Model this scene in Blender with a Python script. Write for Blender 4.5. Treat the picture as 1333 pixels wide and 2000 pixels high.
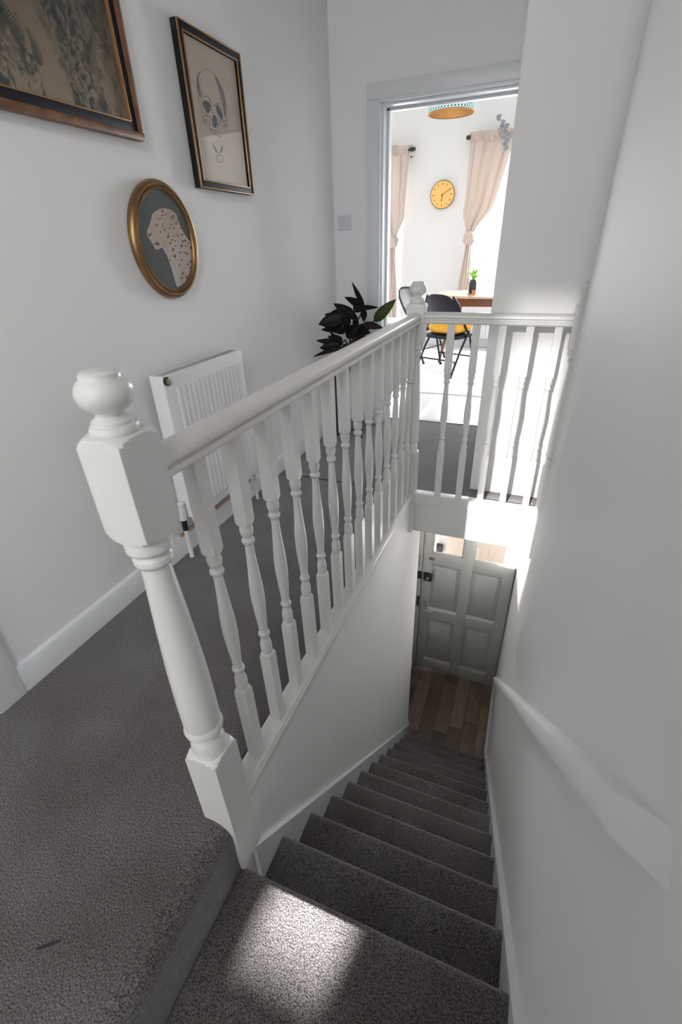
import bpy, bmesh, math, random
from mathutils import Vector, Matrix
random.seed(7)
for o in list(bpy.data.objects): bpy.data.objects.remove(o)
scene = bpy.context.scene
COL = scene.collection

# ------------------------------------------------------------------ camera
CAM = Vector((0.0, 0.0, 1.25))          # metres above the landing carpet (z = 0)
YAW, PITCH, ROLL, FPX = 0.3915, 0.5214, 0.0349, 903.0
_f = Vector((-math.sin(YAW)*math.cos(PITCH), math.cos(YAW)*math.cos(PITCH), -math.sin(PITCH)))
_r = Vector((math.cos(YAW), math.sin(YAW), 0))
_d = _f.cross(_r)
RX = _r*math.cos(ROLL) + _d*math.sin(ROLL)
DN = -_r*math.sin(ROLL) + _d*math.cos(ROLL)
FW = _f
cam = bpy.data.objects.new('camera', bpy.data.cameras.new('camera'))
COL.objects.link(cam)
m3 = Matrix((RX, -DN, -FW)).transposed()
cam.matrix_world = Matrix.Translation(CAM) @ m3.to_4x4()
cam.data.sensor_fit = 'VERTICAL'; cam.data.sensor_height = 36.0; cam.data.sensor_width = 24.0
cam.data.lens = FPX*36/2000
cam.data.clip_start = 0.02
cam.data.dof.use_dof = True; cam.data.dof.focus_distance = 2.2; cam.data.dof.aperture_fstop = 4.0
scene.camera = cam
def ray(px, py):
    a, b = (px-666.5)/FPX, (py-1000)/FPX
    return RX*a + DN*b + FW
def on_x(p, x): d = ray(*p); return CAM + d*((x-CAM.x)/d.x)
def on_y(p, y): d = ray(*p); return CAM + d*((y-CAM.y)/d.y)
def on_z(p, z): d = ray(*p); return CAM + d*((z-CAM.z)/d.z)

# ------------------------------------------------------------------ world, sun, daylight, added fill lights, exposure
w = bpy.data.worlds.new('sky'); scene.world = w; w.use_nodes = True
bg = w.node_tree.nodes['Background']
bg.inputs[0].default_value = (0.93, 0.97, 1.0, 1); bg.inputs[1].default_value = 2.2
SUN_D = Vector((0.15, 1.0, -0.31)).normalized()
sun = bpy.data.objects.new('sun', bpy.data.lights.new('sun', 'SUN')); COL.objects.link(sun)
sun.data.energy = 140; sun.data.angle = math.radians(1.4); sun.data.color = (1, 0.97, 0.93)
sun.rotation_euler = SUN_D.to_track_quat('-Z', 'Y').to_euler(); sun.location = (-1, -6, 4)
def area(name, loc, aim, sx, sy, power, color=(1, 1, 1)):
    l = bpy.data.lights.new(name, 'AREA'); l.shape = 'RECTANGLE'; l.size = sx; l.size_y = sy
    l.energy = power; l.color = color
    o = bpy.data.objects.new(name, l); COL.objects.link(o); o.location = loc
    o.rotation_euler = Vector(aim).to_track_quat('-Z', 'Y').to_euler(); return o
area('landing_fill_light', (-0.75, -2.55, 1.66), (0.0, 1, -0.05), 1.1, 1.9, 21, (1, 0.985, 0.97))  # broad soft fill added inside the room, in front of the back window
area('overhead_fill_light', (-0.05, -1.15, 2.735), (-0.45, 0.45, -0.8), 0.46, 0.95, 56, (1, 0.985, 0.97))  # overhead fill added to brighten the picture wall; ceiling above is closed
area('dining_window_daylight', (-2.3, 7.2, 1.3), (0, -1, -0.15), 1.0, 1.8, 185, (0.97, 0.985, 1.0))
area('dining_window_daylight', (-0.3, 7.2, 1.4), (0, -1, -0.15), 1.3, 1.5, 235, (0.97, 0.985, 1.0))
area('porch_fill_light', (0.55, 4.2, -1.0), (-1, 0.15, -0.1), 0.7, 1.0, 10, (1, 0.96, 0.92))  # fill light added inside the closed porch to brighten the outer door
scene.view_settings.view_transform = 'Standard'; scene.view_settings.look = 'None'
scene.view_settings.exposure = -0.12; scene.view_settings.gamma = 1.0
scene.view_settings.use_curve_mapping = False
scene.cycles.use_denoising = True
scene.cycles.max_bounces = 9; scene.cycles.diffuse_bounces = 6; scene.cycles.transparent_max_bounces = 16
scene.cycles.sample_clamp_indirect = 6.0

# ------------------------------------------------------------------ materials
def S(c): return tuple(((v/255)/12.92 if v/255 <= .04045 else ((v/255+.055)/1.055)**2.4) for v in c) + (1,)
def mat(name, col, rough=.5, metal=0., bump=0., bscale=200., col2=None, cscale=8., spec=.5, coat=0., detail=4., lohi=(.35, .65), stretch=None):
    m = bpy.data.materials.new(name); m.use_nodes = True
    nt = m.node_tree; b = nt.nodes['Principled BSDF']
    b.inputs['Base Color'].default_value = col if len(col) == 4 else tuple(col)+(1,)
    b.inputs['Roughness'].default_value = rough; b.inputs['Metallic'].default_value = metal
    b.inputs['Specular IOR Level'].default_value = spec; b.inputs['Coat Weight'].default_value = coat
    tc = nt.nodes.new('ShaderNodeTexCoord'); src = tc.outputs['Object']
    if stretch:
        mp = nt.nodes.new('ShaderNodeMapping'); mp.inputs['Scale'].default_value = stretch
        nt.links.new(src, mp.inputs[0]); src = mp.outputs[0]
    if col2 is not None:
        n = nt.nodes.new('ShaderNodeTexNoise'); n.inputs['Scale'].default_value = cscale; n.inputs['Detail'].default_value = detail
        nt.links.new(src, n.inputs['Vector'])
        r = nt.nodes.new('ShaderNodeValToRGB')
        r.color_ramp.elements[0].position, r.color_ramp.elements[1].position = lohi
        r.color_ramp.elements[0].color = col if len(col) == 4 else tuple(col)+(1,)
        r.color_ramp.elements[1].color = col2 if len(col2) == 4 else tuple(col2)+(1,)
        nt.links.new(n.outputs[0], r.inputs[0]); nt.links.new(r.outputs[0], b.inputs['Base Color'])
    if bump:
        n = nt.nodes.new('ShaderNodeTexNoise'); n.inputs['Scale'].default_value = bscale; n.inputs['Detail'].default_value = 3
        nt.links.new(src, n.inputs['Vector'])
        bp = nt.nodes.new('ShaderNodeBump'); bp.inputs['Strength'].default_value = bump; bp.inputs['Distance'].default_value = .003
        nt.links.new(n.outputs[0], bp.inputs['Height']); nt.links.new(bp.outputs[0], b.inputs['Normal'])
    return m
WALL = mat('wall_paint', (.80, .80, .80), .6, bump=.06, bscale=160, spec=.25)
CEIL = mat('bright_white_paint', (.82, .82, .82), .7, spec=.2)
HCEIL = mat('hall_ceiling_paint', (.60, .60, .60), .8, spec=.1)
TRIM = mat('skirting_gloss', (.67, .695, .72), .35, bump=.02, bscale=60)
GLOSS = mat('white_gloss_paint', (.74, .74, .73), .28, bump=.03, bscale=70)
RAILP = mat('cream_gloss_paint', (.80, .785, .76), .3, col2=(.76, .74, .71), cscale=12, bump=.04, bscale=90, stretch=(4, .6, 4))
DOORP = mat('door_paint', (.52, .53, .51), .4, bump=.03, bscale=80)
def carpet():
    m = bpy.data.materials.new('grey_carpet'); m.use_nodes = True; nt = m.node_tree; b = nt.nodes['Principled BSDF']
    b.inputs['Roughness'].default_value = .95; b.inputs['Specular IOR Level'].default_value = .1
    b.inputs['Sheen Weight'].default_value = .38; b.inputs['Sheen Roughness'].default_value = .45; b.inputs['Sheen Tint'].default_value = (.93, .95, 1, 1)
    tc = nt.nodes.new('ShaderNodeTexCoord')
    def noise(s, d): 
        n = nt.nodes.new('ShaderNodeTexNoise'); n.inputs['Scale'].default_value = s; n.inputs['Detail'].default_value = d
        nt.links.new(tc.outputs['Object'], n.inputs['Vector']); return n
    a, c = noise(300, 4), noise(4, 6)
    r1 = nt.nodes.new('ShaderNodeValToRGB'); e = r1.color_ramp.elements
    e[0].position, e[1].position = .36, .66; e[0].color = (.025, .023, .023, 1); e[1].color = (.182, .172, .170, 1)
    r2 = nt.nodes.new('ShaderNodeValToRGB'); e = r2.color_ramp.elements
    e[0].position, e[1].position = .3, .7; e[0].color = (.72, .68, .66, 1); e[1].color = (1.12, 1.12, 1.14, 1)
    mx = nt.nodes.new('ShaderNodeMix'); mx.data_type = 'RGBA'; mx.blend_type = 'MULTIPLY'; mx.inputs[0].default_value = 1
    nt.links.new(a.outputs[0], r1.inputs[0]); nt.links.new(c.outputs[0], r2.inputs[0])
    nt.links.new(r1.outputs[0], mx.inputs[6]); nt.links.new(r2.outputs[0], mx.inputs[7]); nt.links.new(mx.outputs[2], b.inputs['Base Color'])
    bp = nt.nodes.new('ShaderNodeBump'); bp.inputs['Strength'].default_value = .7; bp.inputs['Distance'].default_value = .004
    nt.links.new(a.outputs[0], bp.inputs['Height']); nt.links.new(bp.outputs[0], b.inputs['Normal'])
    return m
CARPET = carpet()
def wood(name, c1, c2, rough=.45, sc=(18, 1.2, 18), vary=.35):
    m = mat(name, c1, rough, col2=c2, cscale=6, stretch=sc, detail=6, lohi=(.3, .7)); nt = m.node_tree
    b = nt.nodes['Principled BSDF']; link = b.inputs['Base Color'].links[0]; src = link.from_socket
    oi = nt.nodes.new('ShaderNodeObjectInfo'); mr = nt.nodes.new('ShaderNodeMapRange')
    mr.inputs['To Min'].default_value = 1-vary; mr.inputs['To Max'].default_value = 1+vary
    hs = nt.nodes.new('ShaderNodeHueSaturation')
    nt.links.new(oi.outputs['Random'], mr.inputs[0]); nt.links.new(mr.outputs[0], hs.inputs['Value'])
    nt.links.new(src, hs.inputs['Color']); nt.links.new(hs.outputs[0], b.inputs['Base Color']); return m
LAMINATE = wood('dark_laminate', (.085, .056, .041), (.20, .145, .11), vary=.5)
PALEFLOOR = wood('pale_laminate', (.62, .61, .64), (.72, .71, .73), .35, vary=.06)
TABLEW = wood('table_oak', (.13, .050, .022), (.20, .085, .038), .35, sc=(1.5, 16, 16), vary=.05)
BLACK = mat('black_metal', (.012, .013, .016), .38, .0)
NAVYBLK = mat('chair_enamel', (.006, .008, .013), .45, spec=.3)
CHROME = mat('brushed_steel', (.62, .62, .62), .3, 1.0)
BRASS = mat('aged_brass', (.30, .26, .18), .5, .6)
GOLD = mat('antique_gold', (.20, .115, .05), .36, .75, col2=(.30, .18, .08), cscale=14, bump=.05, bscale=120)
GOLDL = mat('gold_line', (.30, .165, .075), .4, .6)
COPPERW = mat('copper_brown_wood', (.085, .038, .018), .4, .2, col2=(.20, .09, .042), cscale=9, stretch=(2, 2, 2), bump=.06, bscale=60, detail=8)
FRAMEBLK = mat('frame_black', (.004, .005, .008), .5, spec=.25)
COPPER = mat('copper_pipe', (.42, .27, .21), .5, .4)
PLASTIC = mat('white_plastic', (.62, .60, .66), .35)
RADW = mat('radiator_enamel', (.76, .78, .80), .32)
def pane_mat(name, tint=(1, 1, 1), refl=.045):
    m = bpy.data.materials.new(name); m.use_nodes = True; nt = m.node_tree; nt.nodes.clear()
    o = nt.nodes.new('ShaderNodeOutputMaterial'); t = nt.nodes.new('ShaderNodeBsdfTransparent'); t.inputs[0].default_value = tint+(1,)
    g = nt.nodes.new('ShaderNodeBsdfGlossy'); g.inputs['Roughness'].default_value = .02
    lw = nt.nodes.new('ShaderNodeLayerWeight'); lw.inputs[0].default_value = .5
    pw = nt.nodes.new('ShaderNodeMath'); pw.operation = 'POWER'; pw.inputs[1].default_value = 5; nt.links.new(lw.outputs['Facing'], pw.inputs[0])
    ma = nt.nodes.new('ShaderNodeMath'); ma.operation = 'MULTIPLY_ADD'; ma.inputs[1].default_value = 1-refl; ma.inputs[2].default_value = refl; nt.links.new(pw.outputs[0], ma.inputs[0])
    mx = nt.nodes.new('ShaderNodeMixShader'); nt.links.new(ma.outputs[0], mx.inputs[0])
    nt.links.new(t.outputs[0], mx.inputs[1]); nt.links.new(g.outputs[0], mx.inputs[2]); nt.links.new(mx.outputs[0], o.inputs[0]); return m
PANE = pane_mat('clear_pane'); PICGLASS = pane_mat('picture_glass', (.97, .97, .97))
def translucent(name, col, amt=.5):
    m = bpy.data.materials.new(name); m.use_nodes = True; nt = m.node_tree; nt.nodes.clear()
    o = nt.nodes.new('ShaderNodeOutputMaterial'); d = nt.nodes.new('ShaderNodeBsdfDiffuse'); t = nt.nodes.new('ShaderNodeBsdfTranslucent')
    d.inputs[0].default_value = col+(1,); t.inputs[0].default_value = col+(1,)
    mx = nt.nodes.new('ShaderNodeMixShader'); mx.inputs[0].default_value = amt
    nt.links.new(d.outputs[0], mx.inputs[1]); nt.links.new(t.outputs[0], mx.inputs[2]); nt.links.new(mx.outputs[0], o.inputs[0]); return m
CURTAIN = translucent('linen_curtain', (.58, .50, .445), .22)
LEAFD = mat('dark_leaf', (.003, .004, .004), .45, col2=(.006, .008, .005), cscale=20, spec=.15)
LEAFP = mat('purple_leaf', (.014, .006, .009), .35, spec=.3)
LEAFG = mat('green_leaf', (.045, .075, .012), .35, col2=(.02, .04, .01), cscale=18)
LEAFB = mat('bright_leaf', (.22, .50, .05), .4)
LEAFS = mat('silver_leaf', (.20, .22, .24), .5)
STEM = mat('stem_brown', (.05, .05, .02), .5)
SOIL = mat('soil', (.03, .02, .015), .9)
MUSTARD = mat('mustard_fleece', (.62, .30, .02), .9, bump=1., bscale=90, col2=(.80, .42, .05), cscale=60)
RUG = mat('white_rug', (.80, .80, .79), .95, bump=.5, bscale=150, spec=.1)
CREAM = mat('beige_outer_paint', (.74, .63, .55), .45)

DINW = mat('dining_wall_paint', (.66, .66, .655), .7, spec=.2)
# ------------------------------------------------------------------ mesh helpers
class MB:
    def __init__(s): s.v = []; s.f = []
    def add(s, vs, fs):
        n = len(s.v); s.v += [tuple(p) for p in vs]; s.f += [tuple(i+n for i in f) for f in fs]; return s
    def box(s, x0, x1, y0, y1, z0, z1, bev=0.):
        bm = bmesh.new(); bmesh.ops.create_cube(bm, size=1)
        for v in bm.verts: v.co = Vector(((x0+x1)/2+v.co.x*(x1-x0), (y0+y1)/2+v.co.y*(y1-y0), (z0+z1)/2+v.co.z*(z1-z0)))
        if bev: bmesh.ops.bevel(bm, geom=list(bm.edges), offset=bev, segments=2, affect='EDGES', profile=.6)
        bm.verts.index_update(); s.add([v.co for v in bm.verts], [[v.index for v in f.verts] for f in bm.faces]); bm.free(); return s
    def prism(s, poly, axis, a, b):
        """poly: 2-D points in the two other axes (cyclic order xyz without axis), extruded a..b"""
        n = len(poly)
        def P(q, t): return {'x': (t, q[0], q[1]), 'y': (q[0], t, q[1]), 'z': (q[0], q[1], t)}[axis]
        vs = [P(q, a) for q in poly]+[P(q, b) for q in poly]
        fs = [list(range(n))[::-1], [n+i for i in range(n)]]+[[i, (i+1) % n, n+(i+1) % n, n+i] for i in range(n)]
        return s.add(vs, fs)
    def lathe(s, prof, c=(0, 0, 0), n=24, sq=None, axis='z'):
        """prof: (h, r).  sq: half width of a square section the turning is cut from."""
        vs = []; k = len(prof)
        for h, r in prof:
            for i in range(n):
                a = 2*math.pi*i/n; rr = r
                if sq: rr = min(r, sq/max(abs(math.cos(a)), abs(math.sin(a))))
                x, y = rr*math.cos(a), rr*math.sin(a)
                p = {'z': (x, y, h), 'y': (x, h, y), 'x': (h, x, y)}[axis]
                vs.append((c[0]+p[0], c[1]+p[1], c[2]+p[2]))
        fs = [[j*n+i, j*n+(i+1) % n, (j+1)*n+(i+1) % n, (j+1)*n+i] for j in range(k-1) for i in range(n)]
        fs += [list(range(n))[::-1], [(k-1)*n+i for i in range(n)]]
        return s.add(vs, fs)
    def tube(s, pts, r, n=8, closed=False):
        pts = [Vector(p) for p in pts]; k = len(pts); vs = []; up = None
        rs = r if isinstance(r, (list, tuple)) else [r]*k
        for i, p in enumerate(pts):
            t = (pts[(i+1) % k]-pts[i-1]) if closed else (pts[min(i+1, k-1)]-pts[max(i-1, 0)])
            t.normalize()
            if up is None: up = Vector((0, 0, 1)) if abs(t.z) < .9 else Vector((1, 0, 0))
            a = t.cross(up); a.normalize(); b = a.cross(t); up = b
            for j in range(n):
                q = 2*math.pi*j/n; vs.append(p+a*rs[i]*math.cos(q)+b*rs[i]*math.sin(q))
        kk = k if closed else k-1
        fs = [[i*n+j, i*n+(j+1) % n, ((i+1) % k)*n+(j+1) % n, ((i+1) % k)*n+j] for i in range(kk) for j in range(n)]
        if not closed: fs += [list(range(n))[::-1], [(k-1)*n+j for j in range(n)]]
        return s.add(vs, fs)
    def build(s, name, m, parent=None, smooth=35, loc=None, solid=0):
        me = bpy.data.meshes.new(name)
        off = Vector(loc) if loc else Vector((0, 0, 0))
        me.from_pydata([tuple(Vector(p)-off) for p in s.v], [], s.f)
        bm = bmesh.new(); bm.from_mesh(me); bmesh.ops.recalc_face_normals(bm, faces=bm.faces); bm.to_mesh(me); bm.free()
        if smooth:
            for p in me.polygons: p.use_smooth = True
            me.set_sharp_from_angle(angle=math.radians(smooth))
        me.materials.append(m)
        o = bpy.data.objects.new(name, me); COL.objects.link(o)
        if loc: o.location = loc
        if parent is not None:
            o.parent = parent
            if not parent.get('local'): o.matrix_parent_inverse = wm(parent).inverted()
        if solid:
            md = o.modifiers.new('thickness', 'SOLIDIFY'); md.thickness = solid; md.offset = 0
        return o
def wm(o):
    m = Matrix.LocRotScale(o.location, o.rotation_euler, o.scale)
    return wm(o.parent) @ o.matrix_parent_inverse @ m if o.parent else m
def tag(o, label, cat=None, group=None, kind=None):
    o['label'] = label
    if cat: o['category'] = cat
    if group: o['group'] = group
    if kind: o['kind'] = kind
    return o
def thing(name, label, cat, loc=(0, 0, 0), rz=0, group=None, local=False):
    o = bpy.data.objects.new(name, None); COL.objects.link(o); o.location = loc; o.rotation_euler = (0, 0, rz)
    o.empty_display_size = .1
    if local: o['local'] = 1
    return tag(o, label, cat, group)
def copy_tree(o, parent=None):
    c = o.copy(); COL.objects.link(c); c.parent = parent
    for ch in [x for x in bpy.data.objects if x.parent == o]: copy_tree(ch, c)
    return c
def struct(name, mb, m, label, cat, smooth=30, **k):
    return tag(mb.build(name, m, None, smooth, **k), label, cat, kind='structure')
def sstep(a, b, t):
    t = max(0., min(1., (t-a)/(b-a))); return t*t*(3-2*t)

# ------------------------------------------------------------------ key dimensions
XL, XB, XR = -1.40, -0.545, 0.20       # left wall, balustrade line, right wall
YF = 2.36                               # far balustrade line
ZLOW = -2.652                           # lower hall floor
RISE, GO, Y1 = .204, .188, .458
CEILZ = 2.78
# ------------------------------------------------------------------ shell
f = MB()
f.box(XL-.1, -.585, -2.7, YF, -.25, 0)
f.box(XL-.1, .26, YF-.01, 3.62, -.24, 0).box(-.57, .26, -2.7, -.60, -.25, 0)
R = .055; bull = [(-.585, -.25), (-.585, 0), (-.515-R, 0)]
for i in range(1, 9):
    a = math.pi/2*(1-i/8); bull.append((-.515-R+R*math.cos(a), -R+R*math.sin(a)))
bull += [(-.518, -.15), (-.515, -.25)]
f.prism(bull, 'y', -.62, .452)
flo = struct('floor', f, CARPET, 'dark grey carpet of the upstairs landing beside the stairwell', 'floor', 40)
q = [on_z(p, .0) for p in ((70, 1852), (92, 1843), (118, 1835), (122, 1838), (96, 1850), (72, 1857))]
MB().prism([(v.x, v.y) for v in q], 'z', .0003, .0012).build('scuff_mark', mat('carpet_scuff', (.042, .040, .040), .95, spec=.05), flo, 0)
w_ = MB(); w_.box(XL-.12, XL, .48, 3.62, -.25, CEILZ).box(XL-.12, XL, -2.7, -.36, -.25, CEILZ).box(XL-.12, XL, -.36, .48, 2.0, CEILZ)
struct('wall_left', w_, WALL, 'white painted landing wall with three framed pictures and a radiator', 'wall')
# right wall: hand plastered, bulging towards the stairs upstairs and flat lower down
def wall_x(y, z):
    h = sstep(.10, .50, z-(1.053-1.032*y)) if y < 1.9 else sstep(-.85, -.40, z)
    return XR+.003-.0095*max(y, 0) - .045*h*sstep(.75, 1.72, y)*(1-sstep(1.86, 2.28, y)) + .045*h*sstep(2.0, 2.3, y)
g = MB(); NY, NZ = 110, 60; y0, y1 = -2.7, 3.62; vs = []
for j in range(NZ+1):
    z = ZLOW-.05 + (CEILZ+.05-ZLOW)*j/NZ
    for i in range(NY+1):
        y = y0+(y1-y0)*i/NY; vs.append((wall_x(y, z), y, z))
for j in range(NZ+1):
    z = ZLOW-.05 + (CEILZ+.05-ZLOW)*j/NZ
    for i in (0, NY): vs.append((.36, y0+(y1-y0)*i/NY, z))
n1 = NY+1; base = (NZ+1)*n1; fs = []
for j in range(NZ):
    for i in range(NY): fs.append((j*n1+i, j*n1+i+1, (j+1)*n1+i+1, (j+1)*n1+i))
    b0, b1, c0, c1 = base+2*j, base+2*j+1, base+2*j+2, base+2*j+3
    fs += [(b0, c0, c1, b1), (j*n1, (j+1)*n1, c0, b0), (j*n1+NY, b1, c1, (j+1)*n1+NY)]
g.add(vs, fs)
struct('wall_right', g, WALL, 'white plastered stairwell wall with a soft bulge, carrying the sloping handrail', 'wall', 60)
b = MB(); b.box(XL-.12, -1.30, -2.8, -2.6, -.25, CEILZ).box(-.20, .36, -2.8, -2.6, -.25, CEILZ)
b.box(-1.30, -.20, -2.8, -2.6, -.25, .66).box(-1.30, -.20, -2.8, -2.6, 2.66, CEILZ)
struct('wall_back', b, WALL, 'white wall at the end of the landing with a tall narrow window', 'wall')
b = MB(); b.box(-.215, .30, 2.505, 3.47, -.24, CEILZ)
struct('wall_far', b, WALL, 'white wall pier behind the far banister next to the dining doorway', 'wall')
DX0, DX1, DH, DY0, DY1 = -1.072, -.27, 1.986, 3.45, 3.62
b = MB(); b.box(-2.9, DX0, DY0, DY1, -.25, CEILZ).box(DX1, 1.1, DY0, DY1, -.25, CEILZ).box(DX0, DX1, DY0, DY1, DH, CEILZ)
struct('wall_middle', b, WALL, 'white wall around the open doorway to the dining room', 'wall')
struct('ceiling', MB().box(-2.9, 1.1, -2.8, 3.5, CEILZ, CEILZ+.15), HCEIL, 'plain grey ceiling over the landing and stairwell', 'ceiling')
struct('ceiling_dining', MB().box(-2.9, 1.1, 3.5, 7.1, CEILZ, CEILZ+.15), DINW, 'plain white ceiling over the dining room', 'ceiling')
# stairwell and lower hall
b = MB(); b.box(-.68, -.524, .47, 2.68, ZLOW-.05, -.25).box(-.584, -.524, .47, YF-.02, -.25, -.018).box(-.82, -.68, 2.60, 3.62, ZLOW-.05, -.24)
struct('wall_stairwell', b, WALL, 'white wall under the side banister dropping down beside the stairs', 'wall')
b = MB(); b.box(-.82, -.675, 3.46, 3.62, ZLOW-.05, -.24).box(.175, .30, 3.46, 3.62, ZLOW-.05, -.24).box(-.675, .175, 3.46, 3.62, -.66, -.24)
struct('wall_front', b, WALL, 'white wall around the front door at the foot of the stairs', 'wall')
# far fascia below the far banister
fa = struct('trim_1', MB().box(-.53, .205, 2.345, 2.37, -.25, -.03, .003), GLOSS, 'deep white fascia board under the far banister, half in sunlight', 'fascia board')
MB().box(-.51, .15, 2.338, 2.35, -.056, -.046, .003).build('bead', GLOSS, fa)
# lower floor planks
fl = struct('floor_lower', MB().box(-.82, .3, 2.3, 3.62, ZLOW-.06, ZLOW-.012), mat('underlay', (.03, .025, .02), .9), 'dark brown wood plank floor inside the front door', 'floor')
px0 = -.82; random.seed(3)
for c in range(9):
    ww = .128; y = 2.3-random.random()*.5
    while y < 3.60:
        L = random.choice((.45, .6, .75)); a, e = max(y, 2.3), min(y+L, 3.5)
        if e-a > .02: MB().box(px0+.001, px0+ww-.001, a+.001, e-.001, ZLOW-.012, ZLOW, .0015).build('plank', LAMINATE, fl, loc=((px0+ww/2), (a+e)/2, ZLOW))
        y += L
    px0 += ww
# skirting
sk = MB(); prof = [(XL, 0), (XL+.018, 0), (XL+.018, .085), (XL+.012, .098), (XL, .105)]
sk.prism(prof, 'y', .565, 3.45)
struct('baseboard_left', sk, TRIM, 'tall white skirting board along the picture wall', 'skirting board')
struct('baseboard_back', MB().box(XL+.018, -1.165, 3.432, 3.45, 0, .105, .003), TRIM, 'short white skirting board behind the plant stand', 'skirting board')
struct('baseboard_lower', MB().box(-.68, -.665, 2.70, 3.44, ZLOW, ZLOW+.10, .003), TRIM, 'white skirting board in the lower hall beside the front door', 'skirting board')
struct('baseboard_right', MB().box(.155, .178, 2.66, 3.44, ZLOW, ZLOW+.10, .003), TRIM, 'white skirting board under the foot of the wall handrail', 'skirting board')
# left door and architrave (only its edge shows)
d2 = struct('door_2', MB().box(XL-.08, XL-.04, -.36, .48, 0, 1.99, .002), GLOSS, 'white closed side door behind the door trim on the picture wall', 'door')
MB().box(XL-.045, XL-.03, -.25, .37, .2, .95, .01).build('panel', GLOSS, d2)
MB().box(XL-.045, XL-.03, -.25, .37, 1.1, 1.85, .01).build('panel', GLOSS, d2)
t2 = MB(); t2.box(XL-.02, XL+.022, .475, .565, 0, 2.08, .006).box(XL-.02, XL+.022, -.445, -.355, 0, 2.08, .006).box(XL-.02, XL+.022, -.445, .565, 1.99, 2.08, .006)
struct('trim_2', t2, TRIM, 'white door trim ending the skirting board on the picture wall', 'door trim')
# dining doorway lining and architrave
t3 = MB(); L_ = .018
t3.box(DX0, DX0+L_, DY0-.002, DY1+.002, 0, DH-L_, .002).box(DX1-L_, DX1, DY0-.002, DY1+.002, 0, DH-L_, .002).box(DX0, DX1, DY0-.002, DY1+.002, DH-L_, DH, .002)
t3.box(DX0+L_, DX0+L_+.014, DY0+.07, DY0+.105, 0, DH-L_, .002).box(DX0+L_, DX1-L_, DY0+.07, DY0+.105, DH-L_-.014, DH-L_, .002)
t3.box(DX0-.088, DX0-.012, DY0-.020, DY0, 0, DH+.012, .004).box(DX0-.088, DX1+.05, DY0-.020, DY0, DH+.012, DH+.088, .004)
t3.box(DX0-.012, DX0+.006, DY0-.028, DY0-.002, 0, DH-.006, .004).box(DX0-.012, DX1+.01, DY0-.028, DY0-.002, DH-.006, DH+.012, .004)
struct('trim_3', t3, TRIM, 'white painted door frame and architrave of the dining doorway', 'door frame')
struct('trim_4', MB().box(DX0, DX1, 3.605, 3.635, 0, .006, .002), CHROME, 'thin metal threshold strip where the carpet ends at the doorway', 'threshold')
# back window (behind the viewer; the sun comes through it)
wb = struct('window_3', MB().box(-.92, -.90, -2.74, -2.68, .66, 2.66).box(-.60, -.58, -2.74, -2.68, .66, 2.66).box(-.92, -.58, -2.74, -2.68, .66, .68).box(-.92, -.58, -2.74, -2.68, 2.64, 2.66), GLOSS, 'tall narrow white framed window at the landing end', 'window')
MB().box(-.90, -.60, -2.712, -2.708, .68, 2.64).build('pane', PANE, wb)
MB().box(-.92, -.875, -2.73, -2.67, .66, 1.12).build('beam_trim_block', GLOSS, wb); MB().box(-.655, -.58, -2.73, -2.67, .66, 1.12).build('beam_trim_block', GLOSS, wb); MB().box(-.92, -.58, -2.73, -2.67, .66, .735).build('beam_trim_block', GLOSS, wb)  # blocks added to narrow the sunbeam that lands on the top step
FILL_PANE = mat('fill_pane_white', (.80, .82, .82), .6)  # opaque white for panes added beside the fill lights
MB().box(-1.30, -.92, -2.73, -2.70, .66, 2.66).build('fill_pane', FILL_PANE, wb); MB().box(-.58, -.20, -2.73, -2.70, .66, 2.66).build('fill_pane', FILL_PANE, wb)  # opaque side panes added as a backdrop for the landing fill
struct('shade_wall', MB().box(-.255, .36, -.40, -.25, -.45, 1.95), mat('shade_wall_grey', (.22, .22, .22), .7), 'added grey wall out of view that shades the lower right of the stairs', 'wall')  # unseen wall added to keep light off the near right wall

def sheer(name, clear):
    m = translucent(name, (.85, .85, .84), .6); nt = m.node_tree; o = [n for n in nt.nodes if n.type == 'OUTPUT_MATERIAL'][0]; s_ = o.inputs[0].links[0].from_socket
    t = nt.nodes.new('ShaderNodeBsdfTransparent'); mx = nt.nodes.new('ShaderNodeMixShader'); mx.inputs[0].default_value = 1-clear
    nt.links.new(t.outputs[0], mx.inputs[1]); nt.links.new(s_, mx.inputs[2]); nt.links.new(mx.outputs[0], o.inputs[0]); return m
nc = thing('sun_dimming_net', 'added white net dimming the sun through the upper landing window', 'curtain', (-.75, -2.59, 1.52))  # unseen net added to weaken and soften the upper sunbeam
for nm, za, zb, cl in (('dimming_panel', 1.52, 2.72, .033), ('dimming_valance', 2.36, 2.72, .45)):
    vs = []; fs = []; n = 60; yy = -2.585 if nm == 'dimming_panel' else -2.575
    for i in range(n+1):
        x = -1.0+.50*i/n
        for z in (za, zb): vs.append((x, yy+.004*math.sin(i*.9), z))
    for i in range(n): fs.append((2*i, 2*i+2, 2*i+3, 2*i+1))
    MB().add(vs, fs).build(nm, sheer(nm+'_voile', cl), nc, 80)
MB().tube([(-1.02, -2.585, 2.72), (-.48, -2.585, 2.72)], .006).build('wire', CHROME, nc)

sw4 = struct('window_4', MB().box(-.56, -.50, -1.68, -.62, CEILZ-.03, CEILZ+.02).box(.30, .36, -1.68, -.62, CEILZ-.03, CEILZ+.02).box(-.56, .36, -1.68, -1.63, CEILZ-.03, CEILZ+.02).box(-.56, .36, -.67, -.62, CEILZ-.03, CEILZ+.02), GLOSS, 'added out-of-view skylight frame around the overhead fill light', 'window')  # skylight added to house the overhead fill; no opening is cut
MB().box(-.50, .30, -1.63, -.67, CEILZ-.02, CEILZ-.012).build('fill_pane', FILL_PANE, sw4)
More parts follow.
